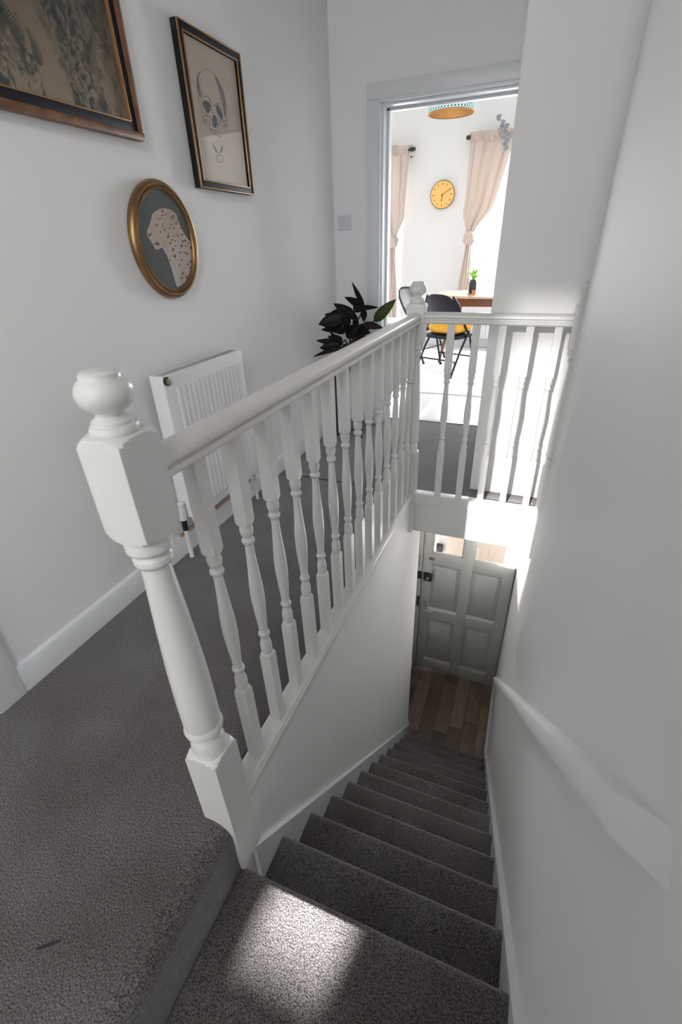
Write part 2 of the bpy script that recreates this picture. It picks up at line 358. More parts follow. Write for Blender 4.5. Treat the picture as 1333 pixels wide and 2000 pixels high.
# ------------------------------------------------------------------ dining room shell
YD = 6.85
WL = (-2.75, -1.82, .22, 2.12); WR = (-.98, .55, .62, 2.12)
b = MB(); b.box(-2.9, WL[0], YD, YD+.22, -.25, CEILZ).box(WL[1], WR[0], YD, YD+.22, -.25, CEILZ).box(WR[1], 1.1, YD, YD+.22, -.25, CEILZ)
for q in (WL, WR): b.box(q[0], q[1], YD, YD+.22, -.25, q[2]).box(q[0], q[1], YD, YD+.22, q[3], CEILZ)
struct('wall_dining_far', b, DINW, 'bright white dining room wall with two windows and a clock', 'wall')
struct('wall_dining_left', MB().box(-3.0, -2.88, 3.45, 7.1, -.25, CEILZ), DINW, 'white side wall of the dining room by the first curtain', 'wall')
struct('wall_dining_right', MB().box(1.08, 1.2, 3.45, 7.1, -.25, CEILZ), DINW, 'white side wall of the dining room beyond the table', 'wall')
fd = struct('floor_dining', MB().box(-2.9, 1.1, 3.62, 7.0, -.12, -.012), mat('subfloor', (.4, .4, .4), .9), 'pale wood plank floor of the dining room', 'floor')
random.seed(5); xx = -1.95
for c in range(11):
    MB().box(xx+.001, xx+.189, 3.632, 4.55, -.012, 0, .0015).build('plank', PALEFLOOR, fd, loc=(xx+.09, 4.1, 0)); xx += .19
xx = -2.9
MB().box(-2.9, 1.1, 4.55, 6.85, -.012, -.002).build('plank_field', PALEFLOOR, fd)
struct('baseboard_dining', MB().box(-2.9, 1.1, YD-.018, YD, 0, .12, .003), TRIM, 'white skirting board under the dining room windows', 'skirting board')
for i, (q, lab) in enumerate(((WL, 'white framed window behind the tied curtain by the doorway side'), (WR, 'white framed window behind the dining table'))):
    m = MB(); x0, x1, z0, z1 = q; t = .05
    m.box(x0, x0+t, YD+.10, YD+.16, z0, z1).box(x1-t, x1, YD+.10, YD+.16, z0, z1).box(x0, x1, YD+.10, YD+.16, z0, z0+t).box(x0, x1, YD+.10, YD+.16, z1-t, z1)
    m.box(x0, x1, YD+.105, YD+.155, (z0+z1)/2-.02, (z0+z1)/2+.02)
    wo = struct('window_%d' % (i+1), m, GLOSS, lab, 'window')
    MB().box(x0-.03, x1+.03, YD-.03, YD+.12, z0-.03, z0, .004).build('window_sill', GLOSS, wo)
    for za, zb in ((z0+t, (z0+z1)/2-.02), ((z0+z1)/2+.02, z1-t)):
        MB().box(x0+t, x1-t, YD+.128, YD+.132, za, zb).build('pane', PANE, wo)

q = on_y((957, 549), YD+.09)
MB().box(q.x-.03, q.x+.03, YD+.07, YD+.10, q.z-.012, q.z+.012, .004).build('window_latch', CHROME, wo)
# ------------------------------------------------------------------ staircase
st = thing('staircase', 'steep straight staircase in dark grey carpet going down to the front door', 'staircase', (-.16, .458, -.204))
def step_poly(k):
    yk, z = Y1+GO*(k-1), -RISE*k
    yb = -.62 if k == 1 else Y1+GO*(k-2)-.03
    r = .019; p = [(yb, z-.01 if k > 1 else z), (yk-r-.05, z)]
    for i in range(0, 9):
        a = math.pi/2-math.pi*i/8; p.append((yk-r+r*math.cos(a)*1.05, z-r+r*math.sin(a)))
    p += [(yk-.03, z-.05), (yk-.026, z-RISE-.02), (yb, z-RISE-.02)]
    return p
for k in range(1, 13):
    MB().prism(step_poly(k), 'x', -.512, .181).build('step', CARPET, st, 50)
def zn(y): return -RISE - RISE/GO*(y-Y1)
sl = [(.51, zn(.51)+.045), (2.56, zn(2.56)+.075), (2.68, ZLOW+.105), (2.68, ZLOW), (2.55, ZLOW), (.51, zn(.51)-.30)]
MB().prism(sl, 'x', -.526, -.508).build('string_board', TRIM, st)
rs = MB().prism([(.0, -.09), (.36, -.09), (2.50, zn(2.50)+.05), (2.66, ZLOW+.10), (2.66, ZLOW), (2.50, ZLOW), (.3, -.40), (.0, -.40)], 'x', .182, .203)
rs.v = [(x-.0095*y, y, z) for x, y, z in rs.v]; rs.build('string_board', TRIM, st)
MB().lathe([(ZLOW, .022), (ZLOW+.12, .022), (ZLOW+.135, .012), (ZLOW+.137, .002)], (-.53, 2.69, 0), 20).build('string_end', GLOSS, st)

# ------------------------------------------------------------------ balustrades
NW = .042
def newel(cx, cy, zb, parent, zoff=0., lean=0.):
    rot = Matrix.Translation((cx, cy, -.2)) @ Matrix.Rotation(lean, 4, 'Y') @ Matrix.Translation((-cx, -cy, .2))
    P = [(zb, .08), (.215, .08), (.230, .066), (.240, .0594), (.247, .0555), (.252, .050), (.2550, .044), (.2565, .039), (.262, .040), (.268, .0375), (.285, .0385), (.298, .034), (.309, .028), (.315, .027),
         (.320, .035), (.326, .042), (.334, .0435), (.342, .042), (.348, .0395), (.354, .0405), (.42, .0405), (.52, .0385), (.62, .034), (.72, .0285), (.775, .0255),
         (.779, .030), (.786, .034), (.795, .034), (.801, .029), (.804, .028), (.807, .035), (.814, .040), (.824, .0405), (.832, .038), (.8355, .039), (.837, .044), (.840, .050), (.846, .0555), (.856, .0594), (.867, .066), (.882, .08),
         (.982, .08), (.993, .066), (1.002, .0594), (1.009, .0555), (1.0145, .050), (1.0175, .044), (1.0190, .039), (1.0195, .034)]
    P = [(h+zoff if h > .3 else h, r) for h, r in P]
    m = MB().lathe(P, (cx, cy, 0), 48, NW); m.v = [tuple(rot @ Vector(p)) for p in m.v]
    o = m.build('newel_post', GLOSS, parent, 28, loc=(cx, cy, 0))
    K = [(1.018, .033), (1.021, .036), (1.026, .0365), (1.031, .0345), (1.0325, .0305), (1.038, .0305), (1.041, .026), (1.046, .0205), (1.051, .0215), (1.056, .030), (1.065, .0385), (1.076, .041), (1.086, .040), (1.094, .035), (1.098, .030), (1.100, .0285), (1.106, .0285), (1.109, .025), (1.110, .01)]
    m = MB().lathe([(h+zoff, r) for h, r in K], (cx, cy, 0), 36); m.v = [tuple(rot @ Vector(p)) for p in m.v]
    m.build('newel_cap', GLOSS, o, 40)
    return o
def baluster_mesh():
    P = [(.0, .05), (.258, .05), (.266, .0240), (.271, .0229), (.276, .0205), (.2790, .0175), (.2805, .0140), (.288, .0150), (.300, .0160), (.315, .0155), (.330, .012), (.338, .0105), (.342, .0135), (.347, .0155), (.352, .0155), (.357, .0125), (.361, .0115),
         (.38, .0120), (.42, .0150), (.47, .0178), (.51, .0172), (.56, .0135), (.61, .0108), (.634, .0102), (.638, .0130), (.642, .0155), (.648, .0155), (.652, .0125), (.656, .0115), (.664, .0145), (.676, .0165), (.684, .0150), (.6885, .0140), (.690, .0175), (.693, .0205), (.698, .0229), (.703, .0240), (.711, .05), (.925, .05)]
    return MB().lathe(P, (0, 0, 0), 24, .0162)
def rail_prof(c):
    z0 = .918
    return [(c-.023, z0), (c+.023, z0), (c+.029, z0+.006), (c+.029, z0+.016), (c+.022, z0+.019), (c+.022, z0+.024), (c+.031, z0+.028), (c+.0315, z0+.036), (c+.027, z0+.043), (c+.016, z0+.048), (c, z0+.050),
            (c-.016, z0+.048), (c-.027, z0+.043), (c-.0315, z0+.036), (c-.031, z0+.028), (c-.022, z0+.024), (c-.022, z0+.019), (c-.029, z0+.016), (c-.029, z0+.006)]
bs = thing('banister', 'long white turned banister running beside the stairwell to the dining doorway', 'banister', (XB, .49, 0))
newel(XB, .492, -.204, bs, 0, -.0165)
hr = MB().prism(rail_prof(XB), 'y', .53, 2.32); hr.v = [(x-.017*(2.32-y)/1.79, y, z) for x, y, z in hr.v]
hr.build('handrail', RAILP, bs, 40)
MB().box(XB-.028, XB+.028, .53, 2.33, -.02, .020, .003).build('base_rail', GLOSS, bs)
MB().box(XB+.026, XB+.0345, .53, 2.33, -.012, .013, .003).build('base_bead', GLOSS, bs)
bm0 = None
for i in range(14):
    yb = .638+.1262*i
    if bm0 is None: bm0 = baluster_mesh().build('baluster', GLOSS, bs, 28); bm0.location = (XB, yb, .01); bm0.rotation_euler = (0, -.017*(2.32-yb)/1.79/.92, 0)
    else:
        c = bm0.copy(); COL.objects.link(c); c.location = (XB, yb, .01); c.rotation_euler = (0, -.017*(2.32-yb)/1.79/.92, 0)
bf = thing('banister', 'short white banister across the stairwell end, facing the sunlit wall pier', 'banister', (XB, YF, 0))
newel(XB, YF, -.25, bf, -.012)
newel(.186, YF, -.285, bf, -.016)
MB().prism(rail_prof(YF), 'x', XB+.035, .15).build('handrail', GLOSS, bf, 40)
MB().box(XB+.035, .15, YF-.028, YF+.028, -.05, .008, .004).build('base_rail', GLOSS, bf)
for i in range(5):
    c = bm0.copy(); COL.objects.link(c); c.parent = bf; c.matrix_parent_inverse = wm(bf).inverted()
    c.location = (-.376+.1172*i, YF, 0); c.rotation_euler = (0, 0, 0)

# wall handrail
def zr(y): return 1.083-1.032*y
hp = [(.204, .020)]   # cross-section in (x, offset normal to slope)
for i in range(13):
    a = math.pi/2+math.pi*i/12; hp.append((.182+.018*math.cos(a), .020*math.sin(a)))
hp += [(.204, -.024)]
nrm = Vector((0, 1.032, 1)).normalized(); alg = Vector((0, 1, -1.032)).normalized(); m = MB(); vs = []; n = len(hp)
for yy, cut in ((.312, 4.2), (3.15, 0.0)):
    for x, q in hp:
        p = Vector((x-.0095*yy, yy, zr(yy)-.025))+nrm*q*1.25
        vs.append(p+alg*cut*max(0, (.204-x))*.85)
m.add(vs, [list(range(n))[::-1], [n+i for i in range(n)]]+[[i, (i+1) % n, n+(i+1) % n, n+i] for i in range(n)])
tag(m.build('wall_handrail', WALL, None, 40), 'white rounded handrail sloping down the plastered wall beside the stairs', 'handrail')

# ------------------------------------------------------------------ front door
DZ0, DZ1, DA, DB = ZLOW+.006, -.675, -.632, .158
d1 = bpy.data.objects.new('door_1', None); COL.objects.link(d1); d1.location = ((DA+DB)/2, 3.48, DZ0)
tag(d1, 'white panelled front door with two small glass panes at the foot of the stairs', 'door', kind='structure')
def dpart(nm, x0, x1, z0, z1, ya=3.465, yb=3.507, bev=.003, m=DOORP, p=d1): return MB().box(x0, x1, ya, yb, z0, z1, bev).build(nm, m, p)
PX = ((-.552, -.285), (-.190, .066))
PZ = ((-2.515, -1.945), (-1.835, -1.290)); GZ = (-1.172, -.79)
dpart('stile', DA, PX[0][0], DZ0, DZ1); dpart('stile', PX[0][1], PX[1][0], DZ0, DZ1); dpart('stile', PX[1][1], DB, DZ0, DZ1)
for (x0, x1) in PX:
    for z0, z1 in ((DZ0, PZ[0][0]), (PZ[0][1], PZ[1][0]), (PZ[1][1], GZ[0]), (GZ[1], DZ1)): dpart('rail', x0-.002, x1+.002, z0, z1)
    for z0, z1 in PZ:
        pn = dpart('panel', x0-.002, x1+.002, z0-.002, z1+.002, 3.484, 3.50)
        MB().prism([(3.484, z0+.035), (3.474, z0+.055), (3.474, z1-.055), (3.484, z1-.035)], 'x', x0+.035, x1-.035).build('raised_field', DOORP, pn)
        m = MB(); m.prism([(3.466, z0-.001), (3.484, z0+.022), (3.484, z0-.001)], 'x', x0, x1).prism([(3.466, z1+.001), (3.484, z1-.014), (3.484, z1+.001)], 'x', x0, x1)
        m.build('panel_moulding', DOORP, pn)
    MB().box(x0, x1, 3.484, 3.488, GZ[0], GZ[1]).build('pane', PANE, d1)
    m = MB(); m.box(x0, x1, 3.468, 3.484, GZ[0], GZ[0]+.012, .002).box(x0, x0+.010, 3.468, 3.484, GZ[0], GZ[1], .002).box(x1-.010, x1, 3.468, 3.484, GZ[0], GZ[1], .002)
    m.build('glazing_bead', DOORP, d1)
lk = MB().box(-.615, -.535, 3.435, 3.466, -1.475, -1.395, .006).build('night_latch', BLACK, d1)
MB().lathe([(3.42, .012), (3.437, .014)], (-.572, 0, -1.435), 16, axis='y').build('latch_knob', CHROME, lk)
MB().box(-.69, -.637, 3.435, 3.462, -1.465, -1.385, .005).build('latch_keep', BLACK, d1)
MB().box(-.575, -.525, 3.458, 3.466, -1.245, -1.215, .003).build('brass_plate', BRASS, d1)
hd = MB().box(-.602, -.568, 3.455, 3.466, -1.845, -1.735, .004).build('lever_plate', CHROME, d1)
MB().tube([(-.585, 3.457, -1.815), (-.585, 3.425, -1.815), (-.575, 3.418, -1.815), (-.50, 3.416, -1.815)], .008).build('lever', CHROME, hd)
MB().box(-.662, -.640, 3.44, 3.46, -1.80, -1.68, .003).build('strike_plate', BLACK, d1)
MB().tube([(-.664, 3.452, -1.19), (-.664, 3.442, -1.22), (-.662, 3.44, -1.30), (-.664, 3.45, -1.33)], .007).build('door_chain', CHROME, d1)
for q in ((DA-.02, DA+.004, DZ0, DZ1), (DB-.004, DB+.012, DZ0, DZ1)): MB().box(q[0], q[1], 3.508, 3.518, q[2], q[3]).build('gap_shade_strip', BLACK, d1)  # black strips added behind the leaf so its edge gaps read dark
m = MB(); m.box(-.676, DA-.006, 3.45, 3.55, ZLOW, -.66, .003).box(DB+.006, .175, 3.45, 3.55, ZLOW, -.66, .003).box(-.676, .19, 3.45, 3.55, DZ1+.003, -.64, .003)
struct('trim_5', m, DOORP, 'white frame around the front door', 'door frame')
# porch seen through the panes
PY = 4.55
b = MB(); b.box(-1.3, .8, PY, PY+.1, ZLOW, -.25).box(-1.4, -1.28, 3.6, PY+.1, ZLOW, -.25).box(.78, .9, 3.6, PY+.1, ZLOW, -.25).box(-1.4, .9, 3.6, PY+.1, -.36, -.25)
struct('wall_porch', b, CEIL, 'bright porch walls seen through the front door glass', 'wall')
struct('floor_porch', MB().box(-1.4, .9, 3.6, PY+.1, ZLOW-.06, ZLOW), mat('porch_tile', (.35, .30, .26), .6), 'porch floor outside the front door', 'floor')
a0 = on_y((872, 1075), PY-.05).x; a1 = a0+.84
d3 = struct('door_3', MB().box(a0, a1, PY-.05, PY, ZLOW+.01, -.55, .003), CREAM, 'beige panelled outer door seen through the front door glass', 'door')
for xa, xb in ((a0+.10, a0+.37), (a0+.47, a0+.74)):
    for za, zb in ((-1.52, -.70), (-2.45, -1.70)):
        m = MB(); m.box(xa, xb, PY-.062, PY-.045, za, zb, .008); pn = m.build('panel', CREAM, d3)
        MB().box(xa+.05, xb-.05, PY-.07, PY-.055, za+.05, zb-.05, .006).build('raised_field', CREAM, pn)
q = on_y((859, 1071), PY-.02)
MB().box(q.x-.035, q.x+.035, PY-.05, PY+.001, q.z-.055, q.z+.055, .005).build('lock_box', BLACK, d3)

# ------------------------------------------------------------------ framed pictures on the left wall
def rect_ring(x0, x1, ya, yb, za, zb, wd, bev=.002):
    m = MB()
    m.box(x0, x1, ya, yb, za, za+wd, bev).box(x0, x1, ya, yb, zb-wd, zb, bev).box(x0, x1, ya, ya+wd, za+wd-.001, zb-wd+.001, bev).box(x0, x1, yb-wd, yb, za+wd-.001, zb-wd+.001, bev)
    return m
def flat(poly, x, t=.0006):
    """a printed shape: polygon of (y, z) points lying on the paper"""
    return MB().prism(poly, 'x', x, x+t)
def jungle():
    m = bpy.data.materials.new('botanical_print'); m.use_nodes = True; nt = m.node_tree; b = nt.nodes['Principled BSDF']; b.inputs['Roughness'].default_value = .7
    tc = nt.nodes.new('ShaderNodeTexCoord')
    def noise(scale, sc, det, dist=0):
        mp = nt.nodes.new('ShaderNodeMapping'); mp.inputs['Scale'].default_value = sc; nt.links.new(tc.outputs['Object'], mp.inputs[0])
        n = nt.nodes.new('ShaderNodeTexNoise'); n.inputs['Scale'].default_value = scale; n.inputs['Detail'].default_value = det; n.inputs['Distortion'].default_value = dist
        nt.links.new(mp.outputs[0], n.inputs[0]); return n.outputs[0]
    def ramp(s, a, c, ca, cb):
        r = nt.nodes.new('ShaderNodeValToRGB'); r.color_ramp.elements[0].position = a; r.color_ramp.elements[1].position = c
        r.color_ramp.elements[0].color = ca+(1,); r.color_ramp.elements[1].color = cb+(1,); nt.links.new(s, r.inputs[0]); return r.outputs[0]
    fine = ramp(noise(34, (1, 1, .8), 10, 1.2), .42, .60, (.035, .045, .040), (.24, .185, .130))
    blot = ramp(noise(6, (1, 1.5, .55), 8, .7), .43, .57, (.0, .0, .0), (1., 1., 1.))
    mx = nt.nodes.new('ShaderNodeMix'); mx.data_type = 'RGBA'
    nt.links.new(blot, mx.inputs[0]); mx.inputs[6].default_value = (.26, .195, .140, 1); nt.links.new(fine, mx.inputs[7])
    mx.inputs[6].default_value = (.25, .185, .13, 1)
    sx = nt.nodes.new('ShaderNodeSeparateXYZ'); nt.links.new(tc.outputs['Object'], sx.inputs[0])
    gr = ramp(sx.outputs[2], .0, .0, (1, 1, 1), (1, 1, 1)); rr = gr.node
    mr = nt.nodes.new('ShaderNodeMapRange'); mr.inputs['From Min'].default_value = -.30; mr.inputs['From Max'].default_value = .10; nt.links.new(sx.outputs[2], mr.inputs[0])
    rr.color_ramp.elements[0].color = (1, 1, 1, 1); rr.color_ramp.elements[1].position = 1.; rr.color_ramp.elements[1].color = (.22, .25, .25, 1)
    nt.links.new(mr.outputs[0], rr.inputs[0])
    m2 = nt.nodes.new('ShaderNodeMix'); m2.data_type = 'RGBA'; m2.blend_type = 'MULTIPLY'; m2.inputs[0].default_value = 1
    nt.links.new(mx.outputs[2], m2.inputs[6]); nt.links.new(gr, m2.inputs[7]); mx = m2
    nt.links.new(mx.outputs[2], b.inputs['Base Color']); return m
# large botanical print
A = thing('framed_picture', 'large botanical print in a dark copper brown and black frame', 'picture', (XL, 1.2, 1.58))
ya, yb, za, zb = .72, 1.652, 1.586, 2.34
rect_ring(XL+.002, XL+.034, ya, yb, za, zb, .022, .005).build('outer_frame', COPPERW, A)
rect_ring(XL+.004, XL+.026, ya+.021, yb-.021, za+.021, zb-.021, .026).build('black_band', FRAMEBLK, A)
rect_ring(XL+.004, XL+.029, ya+.046, yb-.046, za+.046, zb-.046, .004, .0015).build('gold_slip', GOLDL, A)
MB().box(XL+.002, XL+.016, ya+.05, yb-.05, za+.05, zb-.05).build('print', jungle(), A, loc=(XL+.01, 1.2, 1.9))
INKL = mat('print_leaf_ink', (.030, .038, .035), .7, col2=(.10, .085, .065), cscale=25)
random.seed(11); m = MB()
def frond(m, p, a, L, n, wd):
    d = Vector((math.cos(a), math.sin(a))); s = Vector((-d.y, d.x)); p = Vector(p)
    for i in range(n):
        t = (i+1)/(n+1); c = p+d*L*t+s*L*.25*t*t; q = wd*(1-.7*t)*(.6+.4*min(1, t*4))
        for sg in (-1, 1):
            e = c+s*sg*q+d*q*.6; w2 = .0013
            m.prism([tuple(c-d*w2), tuple((c+e)/2-d*w2*1.2), tuple(e), tuple((c+e)/2+d*w2*1.4), tuple(c+d*w2)], 'x', XL+.016, XL+.0166)
for i in range(34):
    p = (random.uniform(.82, 1.56), random.uniform(1.66, 2.02)); frond(m, p, random.uniform(.4, 2.9), random.uniform(.06, .13), 16, random.uniform(.016, .034))
m.v = [(x, min(max(y, ya+.055), yb-.055), min(max(z, za+.055), zb-.055)) for x, y, z in m.v]
o = m.build('leaf_print', INKL, A, 0); o['kind'] = 'stuff'
# skull drawing
Bf = thing('framed_picture', 'grey skull drawing on beige paper in a black and gold frame', 'picture', (XL, 2.15, 1.47))
ya, yb, za, zb = 1.937, 2.357, 1.476, 1.978
XF = XL+.034
rect_ring(XL+.002, XF-.004, ya, yb, za, zb, .030, .002).build('outer_frame', FRAMEBLK, Bf)
rect_ring(XF-.010, XF, ya, yb, za, zb, .0045, .0015).build('gold_edge', GOLDL, Bf)
rect_ring(XF-.014, XF-.001, ya+.025, yb-.025, za+.025, zb-.025, .005, .0015).build('gold_slip', GOLDL, Bf)
PAPER = mat('beige_paper', (.58, .49, .40), .8, col2=(.62, .53, .44), cscale=9)
MB().box(XL+.004, XL+.018, ya+.026, yb-.026, za+.026, zb-.026).build('print', PAPER, Bf)
INK1 = mat('grey_ink', (.13, .125, .125), .8, col2=(.27, .24, .22), cscale=70); INK2 = mat('blue_black_ink', (.055, .065, .08), .8, col2=(.13, .13, .135), cscale=60)
INK3 = mat('pale_ink', (.31, .27, .24), .8)
XP = XL+.018
def sk_(pts): return [(lambda v: (v.y, v.z))(on_x((320+x/5.263, 20+y/5.263), XP)) for x, y in pts]
def art(nm, pts, m_, p): flat(sk_(pts), XP).build(nm, m_, p, 0)
art('cranium_shade', [(395, 620), (350, 650), (335, 720), (340, 800), (368, 892), (398, 888), (374, 800), (360, 720), (366, 665)], INK1, Bf)
art('cranium_shade', [(515, 655), (560, 715), (602, 800), (632, 900), (644, 1000), (640, 1105), (618, 1060), (604, 960), (582, 860), (550, 765), (522, 685)], INK1, Bf)
art('eye_socket', [(402, 945), (430, 925), (465, 948), (482, 990), (474, 1040), (455, 1062), (430, 1022), (405, 985)], INK2, Bf)
art('eye_socket', [(535, 985), (558, 968), (580, 1010), (606, 1070), (606, 1132), (580, 1110), (546, 1050)], INK2, Bf)
art('nose_cavity', [(520, 1070), (545, 1110), (553, 1180), (535, 1212), (505, 1190), (500, 1130), (508, 1085)], INK2, Bf)
def ribbon(n):
    N2 = 2*n; fs = []
    for i in range(n-1):
        a, b_, c, d = i, i+1, n+i+1, n+i
        fs += [(a, b_, c, d), (N2+d, N2+c, N2+b_, N2+a), (a, N2+a, N2+b_, b_), (d, c, N2+c, N2+d)]
    return fs+[(0, n, N2+n, N2), (n-1, N2+n-1, N2+2*n-1, 2*n-1)]
def strokes(nm, lines, m_, p, wd=.0022, proj=sk_, x=XP):
    for ln in lines:
        mb = MB(); q = [Vector(v) for v in proj(ln)]; L, Rr = [], []
        for i, v in enumerate(q):
            t = q[min(i+1, len(q)-1)]-q[max(i-1, 0)]; t.normalize(); s = Vector((-t.y, t.x))*wd/2
            L.append(tuple(v+s)); Rr.append(tuple(v-s))
        mb.add([(x, *a) for a in L+Rr]+[(x+.0007, *a) for a in L+Rr], ribbon(len(q)))
        mb.build(nm, m_, p, 0)
strokes('cranium_line', [[(395, 620), (430, 600), (470, 610), (515, 655)], [(350, 850), (362, 930), (380, 985), (392, 1060)], [(375, 700), (385, 760), (400, 820), (410, 870)], [(560, 830), (580, 900), (590, 980), (596, 1050)], [(610, 900), (625, 980), (628, 1060)]], INK3, Bf, .0022)
strokes('jaw_line', [[(425, 1030), (440, 1075), (470, 1100), (492, 1120)], [(560, 1110), (575, 1145), (560, 1200), (565, 1245)], [(480, 1215), (520, 1235), (560, 1240)], [(415, 1100), (430, 1120), (425, 1150)], [(610, 1140), (625, 1165), (612, 1195)]], INK1, Bf, .0026)
strokes('brow_line', [[(400, 905), (418, 890), (445, 880), (470, 905), (486, 955), (488, 1000)], [(510, 990), (525, 975), (545, 955), (575, 965)], [(490, 1000), (500, 1040), (510, 1065)], [(385, 900), (395, 1000), (412, 1075), (450, 1085)]], INK1, Bf, .0028)
strokes('cheek_line', [[(400, 1085), (408, 1145), (435, 1172), (442, 1130), (462, 1135)], [(575, 1165), (600, 1190), (590, 1225), (615, 1215), (640, 1165), (652, 1190), (640, 1225)], [(470, 1140), (472, 1210), (488, 1265)], [(580, 1130), (600, 1150), (635, 1130)], [(640, 1100), (648, 1180)]], INK1, Bf, .0026)
strokes('teeth_line', [[(488, 1240), (512, 1262), (545, 1285), (588, 1302)], [(505, 1230), (508, 1275)], [(528, 1242), (530, 1290)], [(552, 1255), (552, 1300)], [(575, 1262), (578, 1305)], [(590, 1260), (592, 1312)]], INK3, Bf, .0024)
art('wing_motif', [(498, 1360), (520, 1388), (542, 1435), (560, 1472), (535, 1458), (515, 1420)], INK1, Bf)
art('wing_motif', [(606, 1378), (590, 1410), (575, 1472), (598, 1462), (608, 1415)], INK1, Bf)
strokes('motif_line', [[(560, 1470), (575, 1470)], [(545, 1490), (535, 1525), (560, 1562), (600, 1560), (610, 1520), (592, 1490), (545, 1490)], [(555, 1515), (585, 1540)]], INK1, Bf, .003)
MB().box(XF-.010, XF-.008, ya+.026, yb-.026, za+.026, zb-.026).build('glass', PICGLASS, Bf)
# oval leopard picture
Co = thing('framed_picture', 'oval gold frame with a spotted leopard head on dark green', 'picture', (XL, 1.68, 1.08))
cy, cz, ea, eb = 1.682, 1.286, .181, .197
prof = [(.002, .0), (.012, .003), (.024, -.003), (.030, -.010), (.030, -.014), (.023, -.018), (.021, -.021), (.026, -.024), (.027, -.027), (.022, -.032), (.010, -.033), (.002, -.033)]
N = 64; vs = []; k = len(prof)
for i in range(N):
    a = 2*math.pi*i/N
    for h, r in prof: vs.append((XL+h, cy+(ea+r)*math.cos(a), cz+(eb+r)*math.sin(a)))
MB().add(vs, [[i*k+j, i*k+(j+1) % k, ((i+1) % N)*k+(j+1) % k, ((i+1) % N)*k+j] for i in range(N) for j in range(k)]).build('oval_frame', GOLD, Co, 50)
ell = [(cy+(ea-.031)*math.cos(2*math.pi*i/N), cz+(eb-.031)*math.sin(2*math.pi*i/N)) for i in range(N)]
MB().prism(ell, 'x', XL+.002, XL+.014).build('backing', mat('dark_green_card', (.028, .044, .042), .7), Co, 0)
MB().prism(ell, 'x', XL+.0185, XL+.0195).build('glass', PICGLASS, Co, 0)
XP2 = XL+.014
def lp_(pts): return [(lambda v: (v.y, v.z))(on_x((240+x/7.692, 340+y/7.692), XP2)) for x, y in pts]
def clampell(q):
    out = []
    for y, z in q:
        u, v = (y-cy)/(ea-.033), (z-cz)/(eb-.033); r = math.hypot(u, v); s_ = 1 if r < 1 else 1/r
        out.append((cy+(y-cy)*s_, cz+(z-cz)*s_))
    return out
LEO = mat('leopard_fur_print', (.56, .40, .33), .8, col2=(.66, .53, .46), cscale=22)
lo = [(620, 510), (700, 530), (780, 580), (812, 625), (822, 690), (860, 770), (900, 860), (960, 950), (1020, 1020), (1060, 1060), (1070, 1200), (1060, 1400), (1020, 1520), (940, 1650), (835, 1735), (800, 1660), (770, 1560), (740, 1450), (700, 1330), (665, 1230), (630, 1150), (600, 1112), (570, 1110), (540, 1132), (490, 1132), (465, 1080), (430, 1020), (390, 960), (360, 900), (370, 840), (400, 760), (430, 660), (440, 600), (500, 550), (560, 520)]
fur = flat(clampell(lp_(lo)), XP2).build('leopard', LEO, Co, 0)
bib = [(600, 1115), (640, 1120), (700, 1200), (760, 1330), (830, 1480), (850, 1640), (835, 1728), (800, 1660), (740, 1450), (665, 1230)]
flat(clampell(lp_(bib)), XP2+.0003).build('throat', mat('leopard_throat_print', (.60, .53, .52), .8), fur, 0)
SPOT = mat('spot_ink', (.085, .055, .05), .8)
spots = [(600, 555, 18), (590, 625, 13), (640, 610, 13), (675, 600, 12), (535, 680, 12), (570, 670, 9), (510, 770, 16), (590, 750, 9), (600, 790, 10), (625, 840, 12), (565, 870, 12), (700, 810, 12), (760, 815, 11), (800, 745, 14), (865, 810, 11), (685, 900, 10), (830, 930, 15), (890, 910, 16), (760, 930, 9), (680, 945, 17), (735, 990, 14), (780, 1005, 13), (900, 1010, 17), (938, 1000, 18), (715, 1035, 16), (790, 1080, 12), (885, 1080, 19), (945, 1080, 12), (1020, 1105, 19), (985, 1040, 12), (750, 1135, 21), (860, 1180, 15), (925, 1180, 14), (962, 1195, 20), (780, 1235, 22), (710, 1290, 15), (885, 1290, 15), (850, 1370, 15), (1015, 1315, 17), (975, 1355, 18), (1010, 1405, 13), (902, 1490, 18), (885, 1560, 16), (958, 1550, 20), (905, 1665, 15)]
mb = MB(); random.seed(2)
for x, y, r in spots:
    a0_ = random.random()*6; q = [(x+r*(1+.25*math.sin(3*a+a0_))*math.cos(a)*.9, y+r*(1+.25*math.cos(2*a+a0_))*math.sin(a)*1.15) for a in [2*math.pi*i/9 for i in range(9)]]
    mb.prism(clampell(lp_(q)), 'x', XP2+.0004, XP2+.0011)
o = mb.build('spots', SPOT, fur, 0); o['kind'] = 'stuff'
flat(lp_([(372, 890), (400, 898), (432, 880), (425, 910), (405, 952), (388, 930)]), XP2+.0005).build('nose', SPOT, fur, 0)
flat(lp_([(450, 1045), (500, 1035), (505, 1010), (552, 1045), (545, 1068), (520, 1075), (495, 1058)]), XP2+.0005).build('mouth', SPOT, fur, 0)
strokes('ear_line', [[(710, 690), (715, 660), (745, 628), (778, 618)], [(735, 690), (760, 650), (780, 640)], [(700, 750), (725, 768), (745, 760)], [(800, 700), (806, 760)], [(660, 935), (690, 950)]], SPOT, fur, .003, lp_, XP2+.0005)

